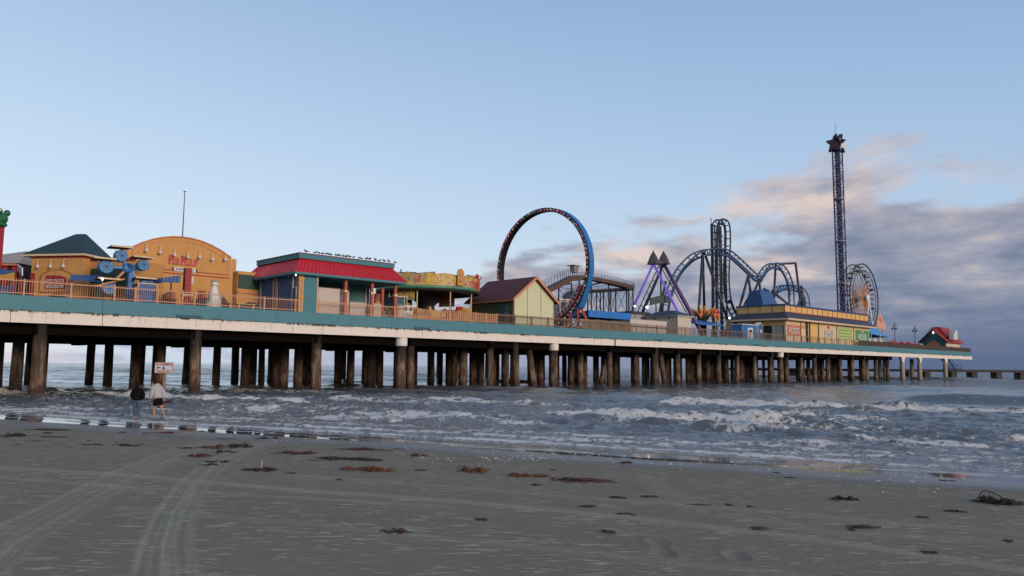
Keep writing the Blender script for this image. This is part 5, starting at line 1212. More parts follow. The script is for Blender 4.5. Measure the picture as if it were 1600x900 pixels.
# lift tower: hairpin track around a lattice mast
Tl = [P3(1117, 500), P3(1117, 440), P3(1117, 370), P3(1117.5, 352), P3(1121, 344.5), P3(1127, 343), P3(1133.5, 347), P3(1136.5, 358), P3(1137, 385), P3(1135, 430), P3(1137, 462), P3(1142, 482), P3(1151, 500)]
steel_track(Tl, 'lift_hill_track', 'shark_dark', gauge=.6, depth=.9, inward=P3(1127, 420), tie=1.3, n=14)
mb = MB(); zt = P3(1126, 352).z
for u_, v_ in ((P3(1121.5, 420).x, VS-.5), (P3(1131, 420).x, VS-.5), (P3(1121.5, 420).x, VS+.5), (P3(1131, 420).x, VS+.5)): mb.bar((u_, v_, 0), (u_, v_, zt), .22)
ua, ub = P3(1121.5, 420).x, P3(1131, 420).x; k_ = 0; z_ = 1.5
while z_ < zt-1.6:
    for v_ in (VS-.5, VS+.5):
        mb.bar((ua, v_, z_), (ub, v_, z_), .12); mb.bar((ua if k_ % 2 else ub, v_, z_), (ub if k_ % 2 else ua, v_, z_+1.9), .09)
    z_ += 1.9; k_ += 1
mb.build('lattice_mast', 'shark_dark', sk)
u_ = P3(1113.5, 420).x; MB().box(u_-.22, VS-.22, 0, u_+.22, VS+.22, P3(1113, 350).z).build('lift_column', 'shark_dark', sk); MB().tube((u_-.1, VS, P3(1113, 350).z), (u_-.35, VS, P3(1113, 343).z), .06, 6).build('weather_mast', 'shark_dark', sk)
MB().blob((u_-.35, VS, P3(1113, 343).z), .18).build('beacon', 'grey', sk)
def strut(a_, b_, va, vb, r_=.26, m_='steel_dark'):
    p_, q_ = P3(*a_, va), P3(*b_, vb); MB().tube(p_, q_, r_, 8).build('support_post', m_, sk)
for a_, b_, va, vb in [((1098, 391), (1091, 500), 18, 15), ((1098, 391), (1101, 500), 18, 20), ((1100, 393), (1140, 508), 18, 13), ((1169, 431), (1154, 486), 16, 13), ((1169, 431), (1177, 486), 16, 17), ((1187, 436), (1165, 486), 16, 13), ((1186, 436), (1192, 486), 16, 17),
                ((1212, 414), (1208, 486), 16.5, 16.5), ((1218, 412.5), (1243, 411), 16.5, 16.5), ((1243, 411), (1253, 490), 16.5, 16.5), ((1206, 455), (1245, 486), 18, 15), ((1252, 446), (1256, 490), 17, 17), ((1252, 462), (1244, 486), 17, 14), ((1040, 440), (1030, 494), 22, 20)]:
    strut(a_, b_, va, vb)

# ================================================================== yellow food hall
VF = 1.2; f0 = atv(1227.3, 528, VF)[0]; f1 = atv(1358, 535, VF)[0]; fd = atu(1151, 480, f0)[0]
zt = atv(1227, 477, VF)[1]; zp = atv(1227, 487.5, VF)[1]; ze = atv(1230, 496.5, .1)[1]
fh = thing('food_hall', 'long yellow food and games hall with a panelled parapet, dark awning and painted signs', 'building', (f0, VF, 0))
MB().box(f0, VF, zp, f1, VF+.3, zt).build('parapet', 'yellow_pale', fh); MB().box(f0, VF+.305, zp, f0+.3, fd, zt).build('parapet', 'yellow_pale', fh)
MB().box(f0-.15, VF-.15, zt+.002, f1+.1, fd+.1, zt+.28).build('coping', 'blue_deep', fh)
mb = MB()
for k in range(18): u_ = f0+(f1-f0)*k/17; mb.box(u_-.06, VF-.05, zp, u_+.06, VF-.003, zt)
for k in range(5): v_ = VF+(fd-VF)*k/4; mb.box(f0-.05, v_-.06, zp, f0-.003, v_+.06, zt)
mb.box(f0-.06, VF-.07, zp-.0, f1, VF-.052, zp+.1)
mb.build('panel_trim', 'maroon', fh)
MB().hexa([(f0-1.1, .05, ze), (f1+1.1, .05, ze), (f1+1.1, fd+.6, ze), (f0-1.1, fd+.6, ze), (f0-.02, VF-.02, zp), (f1+.02, VF-.02, zp), (f1+.02, fd, zp), (f0-.02, fd, zp)]).build('awning_roof', 'steel_dark', fh)
MB().box(f0-1.15, .0, ze-.30, f1+1.15, fd+.6, ze-.004).build('eave_board', mat('eavep', (.66, .50, .36), .7, dirt=.2), fh)
zw = ze-.305
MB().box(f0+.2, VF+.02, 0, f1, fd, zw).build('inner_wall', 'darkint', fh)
def fpan(x0, x1, y0_, y1_, m_, nm, off=.0, d=.06):
    a_, z1_ = atv(x0, y0_, VF); b_, _ = atv(x1, y1_, VF); za = atv(x0, y1_, VF)[1]; zb2 = min(z1_, zw-.003) if y0_ is not None else zw
    return MB().box(a_, VF-d-off, max(0, za), b_, VF-off-.002, zb2).build(nm, m_, fh), (a_+b_)/2, (max(0, za)+zb2)/2, b_-a_
W_ = [(1227.3, 1250.5, 'cream'), (1251, 1258.5, 'cream'), (1265.5, 1278, 'yellow_pale'), (1279, 1306.5, 'cream'), (1307, 1333, 'cream'), (1333.5, 1358, 'cream')]
for x0, x1, m_ in W_:
    a_, b_ = atv(x0, 520, VF)[0], atv(x1, 525, VF)[0]; MB().box(a_, VF-.05, 0, b_, VF-.002, zw).build('wall_panel', m_, fh)
    MB().box(a_-.04, VF-.09, 0, a_+.06, VF-.052, zw).build('batten', 'brown', fh)
for x0, x1 in ((1258.6, 1265.4),):
    a_, b_ = atv(x0, 520, VF)[0], atv(x1, 525, VF)[0]; MB().box(a_, VF-.12, 0, b_, VF-.002, zw).build('doorway', 'darkint', fh); MB().box((a_+b_)/2-.12, VF-.18, 0, (a_+b_)/2+.12, VF-.125, zw).build('door_post', 'cream', fh)
a_, b_ = atv(1252, 520, VF)[0], atv(1258, 520, VF)[0]; MB().box(a_, VF-.08, 2.6, b_, VF-.052, zw-.6).build('panel', 'yellow', fh)
o, x_, z_, w__ = fpan(1229, 1250, 507, 524, 'foodsign', 'sign_board', .055, .05); text('FOOD', 'maroon', fh, x_+.08, z_-.10, w__*.86, 1.15, VF-.14, .04); text('FOOD', 'booth_white', fh, x_, z_-.05, w__*.82, 1.15, VF-.17, .04)
mb = MB(); mb.prism([(x_-.9, z_+.75), (x_+.9, z_+.75), (x_+.6, z_+1.05), (x_, z_+1.2), (x_-.6, z_+1.05)], VF-.16, VF-.115); mb.build('banner', 'shell', fh)
o, x_, z_, w__ = fpan(1283, 1304, 508, 527, 'cream', 'sign_board', .055, .03); text('GAMES', 'maroon', fh, x_+.07, z_-.27, w__*.66, 1.35, VF-.12, .04); text('GAMES', 'booth_white', fh, x_, z_-.22, w__*.62, 1.3, VF-.15, .04); MB().box(x_-.5, VF-.14, z_+.62, x_+.5, VF-.10, z_+1.0).build('banner', 'maroon', fh)
fpan(1309, 1331, 511.5, 529.5, 'lime', 'striped_panel', .055, .04)
o, x_, z_, w__ = fpan(1336, 1357, 515.5, 531.5, 'green_sign', 'sign_board', .055, .04); text('RIDES', 'booth_white', fh, x_, z_-.30, w__*.62, 1.25, VF-.13, .04); MB().box(x_-.75, VF-.15, z_+.52, x_+.75, VF-.11, z_+.9).build('banner', 'shell', fh)
# end towards the beach
MB().box(f0-.02, VF, zw-.9, f0+.18, fd, zw).build('end_beam', 'yellow_pale', fh)
for px_ in (1190, 1208, 1226.5): v_ = atu(px_, 515, f0)[0]; MB().box(f0-.12, v_-.13, 0, f0+.12, v_+.13, zw-.905).build('column', 'grey_lt', fh)
v0_, v1_ = atu(1223, 515, f0)[0], atu(1209, 515, f0)[0]; MB().box(f0+.13, v0_, .0, f0+.18, v1_, zw-.91).build('end_wall', 'grey_lt', fh)
# tan wing left of it
w0 = f0-1.0; va_, vb_ = atu(1189, 500, f0)[0], atu(1135, 500, f0)[0]
tw = thing('tan_annex', 'low tan annex with dark windows between the blue awning and the food hall', 'building', (f0+.3, fd+.2, 0)); zz = atu(1160, 497, f0)[1]
MB().box(f0-.2, fd+.65, 0, f0+8, vb_, zz).build('wall', mat('tan', (.42, .33, .16), .8, dirt=.3), tw)
MB().box(f0-.27, fd+1.2, 1.1, f0-.205, fd+2.6, 2.6).build('window', 'glass', tw); MB().box(f0-.6, fd+.65, zz+.002, f0+8, vb_+.3, zz+.2).build('roof', 'brown', tw)
# blue ticket booth and pointed kiosk
bk = thing('ticket_booth', 'blue ticket booth with a white door in front of the food hall', 'booth', (atv(1172, 520, 3.6)[0], 3.6, 0)); a_, b_ = atv(1160, 520, 3.6)[0], atv(1184, 520, 3.6)[0]; z_ = atv(1170, 508, 3.6)[1]
MB().box(a_, 3.6, 0, b_, 5.6, z_).build('wall', 'blue', bk); MB().box(a_-.15, 3.45, z_+.002, b_+.15, 5.7, z_+.14).build('roof', 'booth_white', bk)
a2_, b2_ = atv(1168, 520, 3.6)[0], atv(1176, 520, 3.6)[0]; dd = MB().box(a2_, 3.53, 0, b2_, 3.595, z_-.45).build('door', 'booth_white', bk); MB().box(a2_+.35, 3.49, 1.5, b2_-.3, 3.525, 1.9).build('window', 'glass', dd)
for ua in (a_-.02, b_-.06): MB().box(ua, 3.54, 0, ua+.08, 3.595, z_).build('corner_trim', 'booth_white', bk)
kk = thing('pointed_kiosk', 'narrow blue kiosk with a white pointed arch beside the ticket booth', 'kiosk', (atv(1188.5, 520, 3)[0], 3, 0)); a_, b_ = atv(1184.5, 520, 3)[0], atv(1192.5, 520, 3)[0]; z_ = atv(1188, 509, 3)[1]; ph = z_+.6
MB().prism([(a_, 0), (b_, 0), (b_, z_), ((a_+b_)/2, ph), (a_, z_)], 3, 3.8).build('body', 'booth_white', kk); i_ = .14
MB().prism([(a_+i_, .1), (b_-i_, .1), (b_-i_, z_-.06), ((a_+b_)/2, ph-.2), (a_+i_, z_-.06)], 2.95, 2.995).build('front', 'blue_wall', kk); MB().box((a_+b_)/2-.25, 2.91, z_-1.2, (a_+b_)/2+.25, 2.945, z_-.7).build('notice', 'booth_white', kk)

# blue roof tower behind the parapet
q0, q1, q2, q3 = atv(1181, 480, 13), atv(1222, 480, 9), atv(1198, 457, 11), atv(1212, 457, 10)
bt_ = thing('blue_roof_tower', 'plain blue steep tapered roof tower behind the food hall parapet', 'building', (q1[0]-2, 11, 0))
a_, b_ = atv(1194, 478, 9)[0], q1[0]; z0_, z1_ = q1[1]-.9, q2[1]
MB().box(a_, 9, 0, b_, 13, z0_-.01).build('wall', 'blue_deep', bt_)
MB().hexa([(a_, 9, z0_), (b_, 9, z0_), (b_, 13.4, z0_), (a_, 13.4, z0_), (a_+.3, 10.0, z1_), (b_-2.6, 10.0, z1_), (b_-2.6, 12.2, z1_), (a_+.3, 12.2, z1_)]).build('roof', mat('towerblue', (.03, .105, .26), .6), bt_)

# ================================================================== drop tower with star
DV = 10.0; du, dz = atv(1308, 232, DV); DW = .80
dt = thing('drop_tower', 'very tall blue lattice drop tower topped by a red and silver star', 'ride', (du, DV, 0))
for a_ in (-DW, DW):
    for b_ in (-DW, DW): MB().bar((du+a_, DV+b_, 0), (du+a_, DV+b_, dz), .24).build('corner_leg', 'towerleg', dt)
mb = MB(); z_ = 0; k_ = 0
while z_ < dz-1.5:
    for s_ in (-DW, DW):
        a_, b_ = (-DW, DW) if k_ % 2 else (DW, -DW)
        mb.bar((du+a_, DV+s_, z_), (du+b_, DV+s_, z_+1.9), .13); mb.bar((du+s_, DV+a_, z_), (du+s_, DV+b_, z_+1.9), .13); mb.bar((du-DW, DV+s_, z_), (du+DW, DV+s_, z_), .10); mb.bar((du+s_, DV-DW, z_), (du+s_, DV+DW, z_), .10)
    z_ += 1.9; k_ += 1
mb.build('lattice', mat('lattice', (.42, .41, .50), .5, vary=.3), dt)
MB().box(du-.28, DV-.28, 0, du+.28, DV+.28, dz).build('core_mast', 'towerleg', dt)
for y_ in (310, 376, 442): z_ = atv(1308, y_, DV)[1]; MB().lathe((du, DV, z_), [(1.25, -.10), (1.3, 0), (1.25, .10)], 16).build('guide_ring', mat('ring%d' % y_, (.35, .35, .45), .5), dt)
def star(c, R_, axis, a_, b_, m_, nm, par, r2=.42, tilt=.10):
    pts = [(c[0]+(R_ if k % 2 == 0 else R_*r2)*math.sin(math.pi*k/5+tilt), c[1]+(R_ if k % 2 == 0 else R_*r2)*math.cos(math.pi*k/5+tilt)) for k in range(10)]
    mb = MB(); P = (lambda q, w_: (q[0], w_, q[1])) if axis == 'y' else (lambda q, w_: (w_, q[0], q[1]))
    vs = [P(q, a_) for q in pts]+[P(q, b_) for q in pts]+[P(c, a_), P(c, b_)]; n = 10
    fs = [(i, (i+1) % n, 2*n) for i in range(n)]+[(i+n, (i+1) % n+n, 2*n+1) for i in range(n)]+[(i, i+n, (i+1) % n+n, (i+1) % n) for i in range(n)]
    return mb.add(vs, fs).build(nm, m_, par)
sc_ = (du, dz+1.0); s1 = star(sc_, 2.35, 'y', DV-1.25, DV-.35, 'navy', 'star_box', dt, .5)
star((sc_[0]+.1, sc_[1]), 2.1, 'y', DV-1.40, DV-1.26, mat('silver', (.75, .71, .70), .45), 'star_face', s1)
MB().box(du-1.2, DV-1.2, dz-.5, du+1.2, DV+1.2, dz+1.9).build('machine_box', 'navy', dt); s2 = star((DV, dz+1.0), 2.35, 'x', du-1.25, du-.35, D.materials['navy'], 'star_box', dt, .5, -.1); star((DV, dz+1.0), 1.95, 'x', du-1.40, du-1.26, mat('reddk', (.10, .02, .028), .5), 'star_face', s2)
MB().tube((du-.6, DV, dz+2), (du-.6, DV, dz+6.0), .05, 6).build('antenna', 'grey', dt)
MB().lathe((du, DV, 1.0), [(2.6, 0), (2.7, .3), (2.6, .9), (1.6, 1.1)], 20).build('seat_ring', 'grey', dt)

# ================================================================== wheel
WV = 12.5; wu, wz = atv(1343.5, 467, WV); WR = atv(1343, 413.5, WV)[1]-wz; 
fw = thing('observation_wheel', 'large open spoked observation wheel seen almost edge on beside the drop tower', 'ride', (wu, WV, 0))
for dv in (-1.1, 1.1):
    for r_, t_ in ((WR, .16), (WR-1.5, .08)):
        MB().path([(wu+r_*math.cos(2*math.pi*k/48), WV+dv, wz+r_*math.sin(2*math.pi*k/48)) for k in range(48)], t_, 6, closed=True).build('rim', 'steel_dark', fw)
for k in range(20):
    a_ = 2*math.pi*k/20; e = (wu+WR*math.cos(a_), wz+WR*math.sin(a_)); mb = MB()
    mb.bar((wu, WV-.9, wz), (e[0], WV-1.1, e[1]), .09); mb.bar((wu, WV+.9, wz), (e[0], WV+1.1, e[1]), .09); mb.bar((e[0], WV-1.1, e[1]), (e[0], WV+1.1, e[1]), .1); mb.build('spoke', 'grey_lt', fw)
    r3 = WR*.52; m2 = (wu+r3*math.cos(a_), wz+r3*math.sin(a_)); a3 = a_+math.pi/20; m3 = (wu+WR*.5*math.cos(a3), wz+WR*.5*math.sin(a3))
    mb = MB(); mb.bar((wu, WV-1.15, wz), (m3[0], WV-1.15, m3[1]), .13); mb.bar((wu, WV+1.15, wz), (m3[0], WV+1.15, m3[1]), .13); mb.build('light_spoke', mat('lightspoke', (.55, .24, .10), .5, emit=(1, .35, .12), es=.12) if k == 0 else M['lightspoke'] if 'lightspoke' in M else D.materials['lightspoke'], fw)
    if k % 1 == 0:
        c_ = (wu+(WR-.9)*math.cos(a_+.16), WV, wz+(WR-.9)*math.sin(a_+.16)); g_ = MB(); g_.lathe((c_[0], c_[1], c_[2]-.75), [(.3, -.35), (.62, -.15), (.66, .2), (.6, .22)], 12); g_.tube((c_[0], c_[1], c_[2]-.6), (c_[0], c_[1], c_[2]+.35), .05, 6); g2 = g_.build('gondola', 'steel_dark' if k % 2 else 'grey', fw)
        MB().lathe((c_[0], c_[1], c_[2]+.3), [(.75, 0), (.3, .2), (.05, .28)], 12).build('gondola_roof', 'brown', g2)
MB().lathe((wu, WV, wz), [(.5, -1.3), (.6, -1.2), (.6, 1.2), (.5, 1.3)], 16, 'y').build('hub', 'grey', fw); MB().lathe((wu, WV-2.0, wz), [(1.0, -.1), (1.05, 0), (.9, .15)], 20, 'y').build('hub_disc', 'booth_white', fw)
MB().tube((wu, WV-2.0, wz), (wu, WV+2, wz), .3).build('axle', 'grey_lt', fw)
for dv in (-2.1, 2.1):
    for s_ in (-1, 1): MB().tube((wu+s_*3.0, WV+dv, 0), (wu, WV+dv, wz), .22, 8).build('leg', 'booth_white', fw)

# ================================================================== far end of the pier
q = atv(1370, 515, 1.4); tt = thing('blue_tent', 'light blue peaked tent roof just beyond the food hall', 'tent', (q[0], 1.4, 0)); a_, b_ = atv(1358.5, 520, 1.0)[0]+1.0, atv(1389, 525, 1.0)[0]; za_, zb_ = atv(1362, 513, 1.0)[1], atv(1388, 527, 1.0)[1]; zr2 = atv(1362, 504, 5)[1]
MB().hexa([(a_, 1, za_-1.2), (b_, 1, zb_), (b_, 9, zb_), (a_, 9, za_-1.2), (a_, 3.5, zr2), (b_-4.5, 3.5, zr2-.5), (b_-4.5, 6.5, zr2-.5), (a_, 6.5, zr2)]).build('canvas', 'skyblue', tt)
for u_ in (a_+.1, (a_+b_)/2, b_-.1): MB().tube((u_, 1.05, 0), (u_, 1.05, za_-1.1 if u_ < b_-1 else zb_), .08, 6).build('pole', 'booth_white', tt)
q = V3(1376, 503, 7); ss2 = thing('round_top_sign', 'peach coloured sign with a rounded top above the blue tent', 'sign', (q.x, 7, 0)); pts = [(q.x-2.6, q.z-1.6), (q.x+2.8, q.z-1.9), (q.x+2.8, q.z-.2), (q.x+1.3, q.z+.3)]+[(q.x-.4+1.6*math.cos(math.pi*k/10), q.z+.3+1.6*math.sin(math.pi*k/10)) for k in range(11)]+[(q.x-2.6, q.z+.2)]
b__ = MB().prism(pts, 6.9, 7.1).build('board', 'shell', ss2); MB().blob((q.x-.4, 6.88, q.z+.6), (.7, .06, .8)).build('relief', 'foodsign', ss2)
for s_ in (-1.5, 1.5): MB().box(q.x+s_-.1, 7.11, 0, q.x+s_+.1, 7.3, q.z).build('post', 'cream', ss2)
for k, (px_, lb) in enumerate(((1363, 'white stacked lounge seats at the left end under the blue tent'), (1372, 'white rounded lounge seat in the middle under the blue tent'), (1381, 'white lounge seat at the right end under the blue tent'))):
    q = atv(px_, 535, 1.5); c_ = thing('lounge_seat', lb, 'seat', (q[0], 1.6, 0), group='white seats under the blue tent'); MB().box(q[0]-.8, 1.4, .3, q[0]+.8, 2.2, .75).build('seat', 'booth_white', c_); MB().box(q[0]-.8, 2.1, .755, q[0]+.8, 2.25, 1.9).build('backrest', 'booth_white', c_)
def lamppost(px_, py_, lb):
    u_, z_ = atv(px_, py_, 2.4); t_ = thing('street_lamp', lb, 'street lamp', (u_, 2.4, 0), group='double armed lamps near the pier end')
    MB().path([(u_, 2.4, 0), (u_, 2.4, .8), (u_, 2.4, z_)], [.14, .09, .06], 8).build('pole', 'steel_dark', t_); MB().lathe((u_, 2.4, z_), [(.08, 0), (.16, .1), (.03, .35)], 8).build('finial', 'steel_dark', t_)
    for s_ in (-1, 1):
        ar = MB().path([(u_, 2.4, z_-.5), (u_+s_*.5, 2.4, z_-.25), (u_+s_*.95, 2.4, z_-.45), (u_+s_*1.0, 2.4, z_-.75)], .05, 6).build('arm', 'steel_dark', t_)
        MB().lathe((u_+s_*1.0, 2.4, z_-1.0), [(.35, -.08), (.30, .08), (.12, .25)], 12).build('shade', 'steel_dark', ar); MB().blob((u_+s_*1.0, 2.4, z_-1.16), (.24, .24, .22)).build('globe', 'booth_white', ar)
lamppost(1397.5, 507, 'double armed street lamp nearer the blue tent'); lamppost(1429, 511, 'double armed street lamp nearer the red roofed house')
for k, (x0_, x1_, lb) in enumerate(((1392, 1410, 'red covered ride car nearest the tall lamp on the left'), (1411, 1420, 'middle one of the three red covered ride cars'), (1421, 1434, 'red covered ride car nearest the red roofed house'))):
    a_, b_ = atv(x0_, 532, 2.4)[0], atv(x1_, 533, 2.4)[0]; c_ = thing('covered_car', lb, 'ride car', ((a_+b_)/2, 2.6, 0), group='red covered cars near the pier end'); L_ = b_-a_
    MB().box(a_+.2, 2.2, .25, b_-.2, 3.6, 1.0).build('body', 'grey', c_); mb = MB(); mb.add([(a_+L_*f_, v_, z_) for f_ in (0, .3, .6, 1) for v_, z_ in ((1.9, 1.0), (2.9, 1.75-.35*(f_ > .8)+.12*(f_ == .3)), (3.9, 1.0))], [(i*3+j, i*3+j+1, i*3+j+4, i*3+j+3) for i in range(3) for j in range(2)]+[(0, 1, 2), (9, 10, 11)]); mb.build('cover', 'red', c_)
    for u_ in (a_+.6, b_-.6): MB().lathe((u_, 2.15, .28), [(.26, -.06), (.28, 0), (.26, .06)], 12, 'y').build('wheel', 'black', c_)
q = atv(1437, 533, 2); gb_ = thing('pale_crate', 'pale green white crate between the red covered cars and the end house', 'crate', (q[0], 2, 0)); MB().box(q[0]-.7, 1.6, 0, q[0]+.7, 2.6, 1.35).build('box', 'grey_lt', gb_); MB().box(q[0]-.75, 1.55, 1.355, q[0]+.75, 2.65, 1.45).build('lid', 'booth_white', gb_)
# end house
e0_, e1_ = atv(1478, 540, 1.2)[0], min(atv(1500, 545, 1.2)[0], UEND-3.5); ed = atu(1440, 535, e0_)[0]; zw = atv(1478, 531.5, 1.2)[1]; vm_ = (1.2+ed)/2; zg = atu(1457, 514.5, e0_)[1]
eh = thing('end_house', 'small dark teal house with a bright red roof at the seaward end of the pier', 'building', (e0_, 1.2, 0))
MB().prism([(1.2, 0), (ed, 0), (ed, zw), (vm_, zg-.15), (1.2, zw)], e0_, e0_+.2, 'x').build('gable_wall', 'teal_dark', eh)
MB().box(e0_+.205, 1.2, 0, e1_, ed, zw).build('wall', 'cream', eh)
sl = (zg-zw)/(vm_-1.2)
for s_ in (-1, 1):
    ev = vm_+s_*(vm_-1.2+.7); zv = zw-sl*.7; mb = MB(); mb.prism([(vm_, zg-.05), (ev, zv), (ev, zv+.16), (vm_, zg+.12)], e0_-.8, e1_+1.2, 'x'); o = mb.build('roof_slope', mat('endroof%d' % s_, (.34, .026, .022), .6, dirt=.3), eh)
    MB().prism([(vm_, zg-.22), (ev, zv-.16), (ev, zv+.18), (vm_, zg+.15)], e0_-.9, e0_-.81, 'x').build('barge_board', 'brown', o)
MB().hexa([(e0_+2.0, vm_-2.8, zw+.9), (e1_-.5, vm_-2.8, zw+.9), (e1_-.5, vm_+3, zw+.9), (e0_+2.0, vm_+3, zw+.9), (e0_+2.8, vm_-.8, zg+.7), (e1_-2.5, vm_-.8, zg+.7), (e1_-2.5, vm_+1, zg+.7), (e0_+2.8, vm_+1, zg+.7)]).build('upper_roof', D.materials['endroof1'], eh)
for (x_, w_, h_) in ((e0_+4.2, 1.0, 2.3), (e0_+2.8, .7, 1.5)): MB().box(x_-w_, vm_-4.2, zw+.2, x_+w_, vm_-3.1, zw+.3+h_).build('roof_vent', 'booth_white', eh)
for k in range(3): MB().box(e0_+1.0+2.6*k, 1.13, .6, e0_+2.2+2.6*k, 1.195, 2.1).build('window', 'booth_white', eh)
sg = MB().prism([(vm_-1.4, 1.0), (vm_+1.4, 1.0), (vm_+1.5, 1.9), (vm_, 3.0), (vm_-1.5, 1.9)], e0_-.12, e0_-.005, 'x').build('sign_board', 'foodsign', eh); MB().box(e0_-2.0, 2.0, .0, e0_-.3, vm_+1.5, .95).build('counter', 'brown', eh)
q = atu(1458, 519, e0_-.3); MB().blob((e0_-.3, q[0], q[1]-.1), .16).build('lamp', 'lamp_on', eh)
# people-free benches: two wooden benches
# stairs down to the low jetty
st_ = thing('stair', 'steep dark steel stair from the pier end down to the low jetty', 'stairs', (UEND, 6, -2)); 
a_ = Vector((UEND-8.5, 3.5, -1.9)); b_ = Vector((UEND-3.0, 3.5, -4.4)); jz = 2.35-ZD
for v_ in (3.2, 4.8): MB().bar((a_.x, v_, a_.z), (b_.x, v_, b_.z), .22).build('stringer', 'steel_dark', st_); MB().bar((a_.x+1, v_, a_.z+.6), (b_.x, v_, b_.z+1.0), .07).build('handrail', 'steel_dark', st_)
mb = MB()
for k in range(12): p_ = a_.lerp(b_, k/12); mb.box(p_.x-.15, 3.2, p_.z, p_.x+.15, 4.8, p_.z+.05)
mb.build('tread_flight', 'steel_dark', st_); MB().box(b_.x-.2, 2.8, b_.z-.15, b_.x+4.2, 5.2, b_.z).build('landing', 'steel_dark', st_)
for u_ in (b_.x, b_.x+2, b_.x+4):
    for v_ in (2.9, 5.1): MB().bar((u_, v_, jz), (u_, v_, b_.z+1.0), .09).build('post', 'steel_dark', st_)
MB().bar((b_.x, 2.9, b_.z+1), (b_.x+4, 2.9, b_.z+1), .07).build('handrail', 'steel_dark', st_)
for v_ in (3.2, 4.8): MB().bar((b_.x+4.1, v_, b_.z-.05), (b_.x+7.5, v_, jz), .18).build('stringer', 'steel_dark', st_); MB().bar((b_.x+4.1, v_, b_.z+1.0), (b_.x+7.5, v_, jz+1.0), .06).build('handrail', 'steel_dark', st_)

# low jetty beyond
JY = 212.0; jt = thing('low_jetty', 'low dark jetty on square concrete piers running right from the pier end', 'jetty', (60, JY, 0), 'world')
MB().box(55, JY-1.5, 1.75, 330, JY+1.8, 2.3).build('deck', 'grey_dk', jt); MB().box(55, JY-1.7, 2.31, 330, JY-1.5, 2.45).build('kerb', 'grey_dk', jt)
xs = [q for q in [aty(x, 585, JY).x for x in (1240, 1263, 1350, 1420, 1446, 1487, 1519, 1557, 1594)]]; s_ = xs[-1]-xs[-2]; xs += [xs[-1]+s_*k for k in range(1, 18)]
for x_ in xs: MB().box(x_-.75, JY-1.3, -2, x_+.75, JY+1.5, 1.745).build('jetty_pier', 'grey_dk', jt)

# ================================================================== warning sign in the surf
sp0 = aty(256.5, 583, 44.0); sg = thing('warning_sign', 'white warning board with red lettering on a wooden post in the surf', 'sign', (sp0.x, 44, -.3), 'world')
MB().hexa([(sp0.x-.09, 44, -.9), (sp0.x+.05, 44, -.9), (sp0.x+.05, 44.1, -.9), (sp0.x-.09, 44.1, -.9), (sp0.x-.02, 44, 2.4), (sp0.x+.10, 44, 2.4), (sp0.x+.10, 44.1, 2.4), (sp0.x-.02, 44.1, 2.4)]).build('post', 'wood', sg)
a_, b_ = aty(242.5, 566, 43.95), aty(270, 583, 43.95)
bd = MB().box(a_.x, 43.93, b_.z, b_.x, 43.985, a_.z).build('board', 'booth_white', sg)
cx, hh = (a_.x+b_.x)/2, a_.z-b_.z; ww = b_.x-a_.x; h1, h2 = b_.z+hh*.30, b_.z+hh*.68
for z_ in (h1, h2): MB().box(a_.x+.02, 43.915, z_-.006, b_.x-.02, 43.928, z_+.006).build('rule', 'signred', sg)
mb = MB(); mb.box(a_.x, 43.91, b_.z, a_.x+.015, 43.929, a_.z); mb.box(b_.x-.015, 43.91, b_.z, b_.x, 43.929, a_.z); mb.box(a_.x+.016, 43.91, b_.z, b_.x-.016, 43.929, b_.z+.015); mb.box(a_.x+.016, 43.91, a_.z-.015, b_.x-.016, 43.929, a_.z); mb.build('border', 'signred', sg)
text('NO SWIMMING', 'signred', sg, cx, h2+hh*.15, ww*.88, hh*.19, 43.92, .01); text('UNDER PIER', 'signred', sg, cx, b_.z+hh*.15, ww*.8, hh*.17, 43.92, .01)
mb = MB(); zm = (h1+h2)/2; mb.prism([(a_.x+.10, zm), (a_.x+.20, zm-.07), (a_.x+.20, zm-.025), (a_.x+.34, zm-.025), (a_.x+.34, zm+.025), (a_.x+.20, zm+.025), (a_.x+.20, zm+.07)], 43.912, 43.925); mb.build('arrow', 'navy', sg)
mb = MB(); mb.blob((cx, 43.92, zm+.05), (.035, .01, .035)); mb.prism([(cx-.07, zm-.08), (cx+.07, zm-.08), (cx+.05, zm+.02), (cx-.05, zm+.02)], 43.912, 43.925); mb.build('pictogram', 'navy', sg)

# ================================================================== people
def skin_body(name, V, E, R_, material, parent, sub=2, root=0):
    me = D.meshes.new('s'); me.from_pydata(V, E, []); ob = D.objects.new('s', me); COL.objects.link(ob)
    md = ob.modifiers.new('k', 'SKIN'); sv_ = me.skin_vertices[0].data if me.skin_vertices else None
    if sv_ is None: me.skin_vertices.new() if hasattr(me.skin_vertices, 'new') else None; sv_ = me.skin_vertices[0].data
    for i, r_ in enumerate(R_):
        sv_[i].radius = (r_, r_) if not isinstance(r_, tuple) else r_; sv_[i].use_root = (i == root)
    s_ = ob.modifiers.new('u', 'SUBSURF'); s_.levels = sub; s_.render_levels = sub
    dg = bpy.context.evaluated_depsgraph_get(); dg.update(); m2 = D.meshes.new_from_object(ob.evaluated_get(dg)); D.objects.remove(ob)
    m2.polygons.foreach_set('use_smooth', [True]*len(m2.polygons)); m2.materials.clear(); m2.materials.append(M[material])
    o = D.objects.new(name, m2); COL.objects.link(o); o.parent = parent; return o
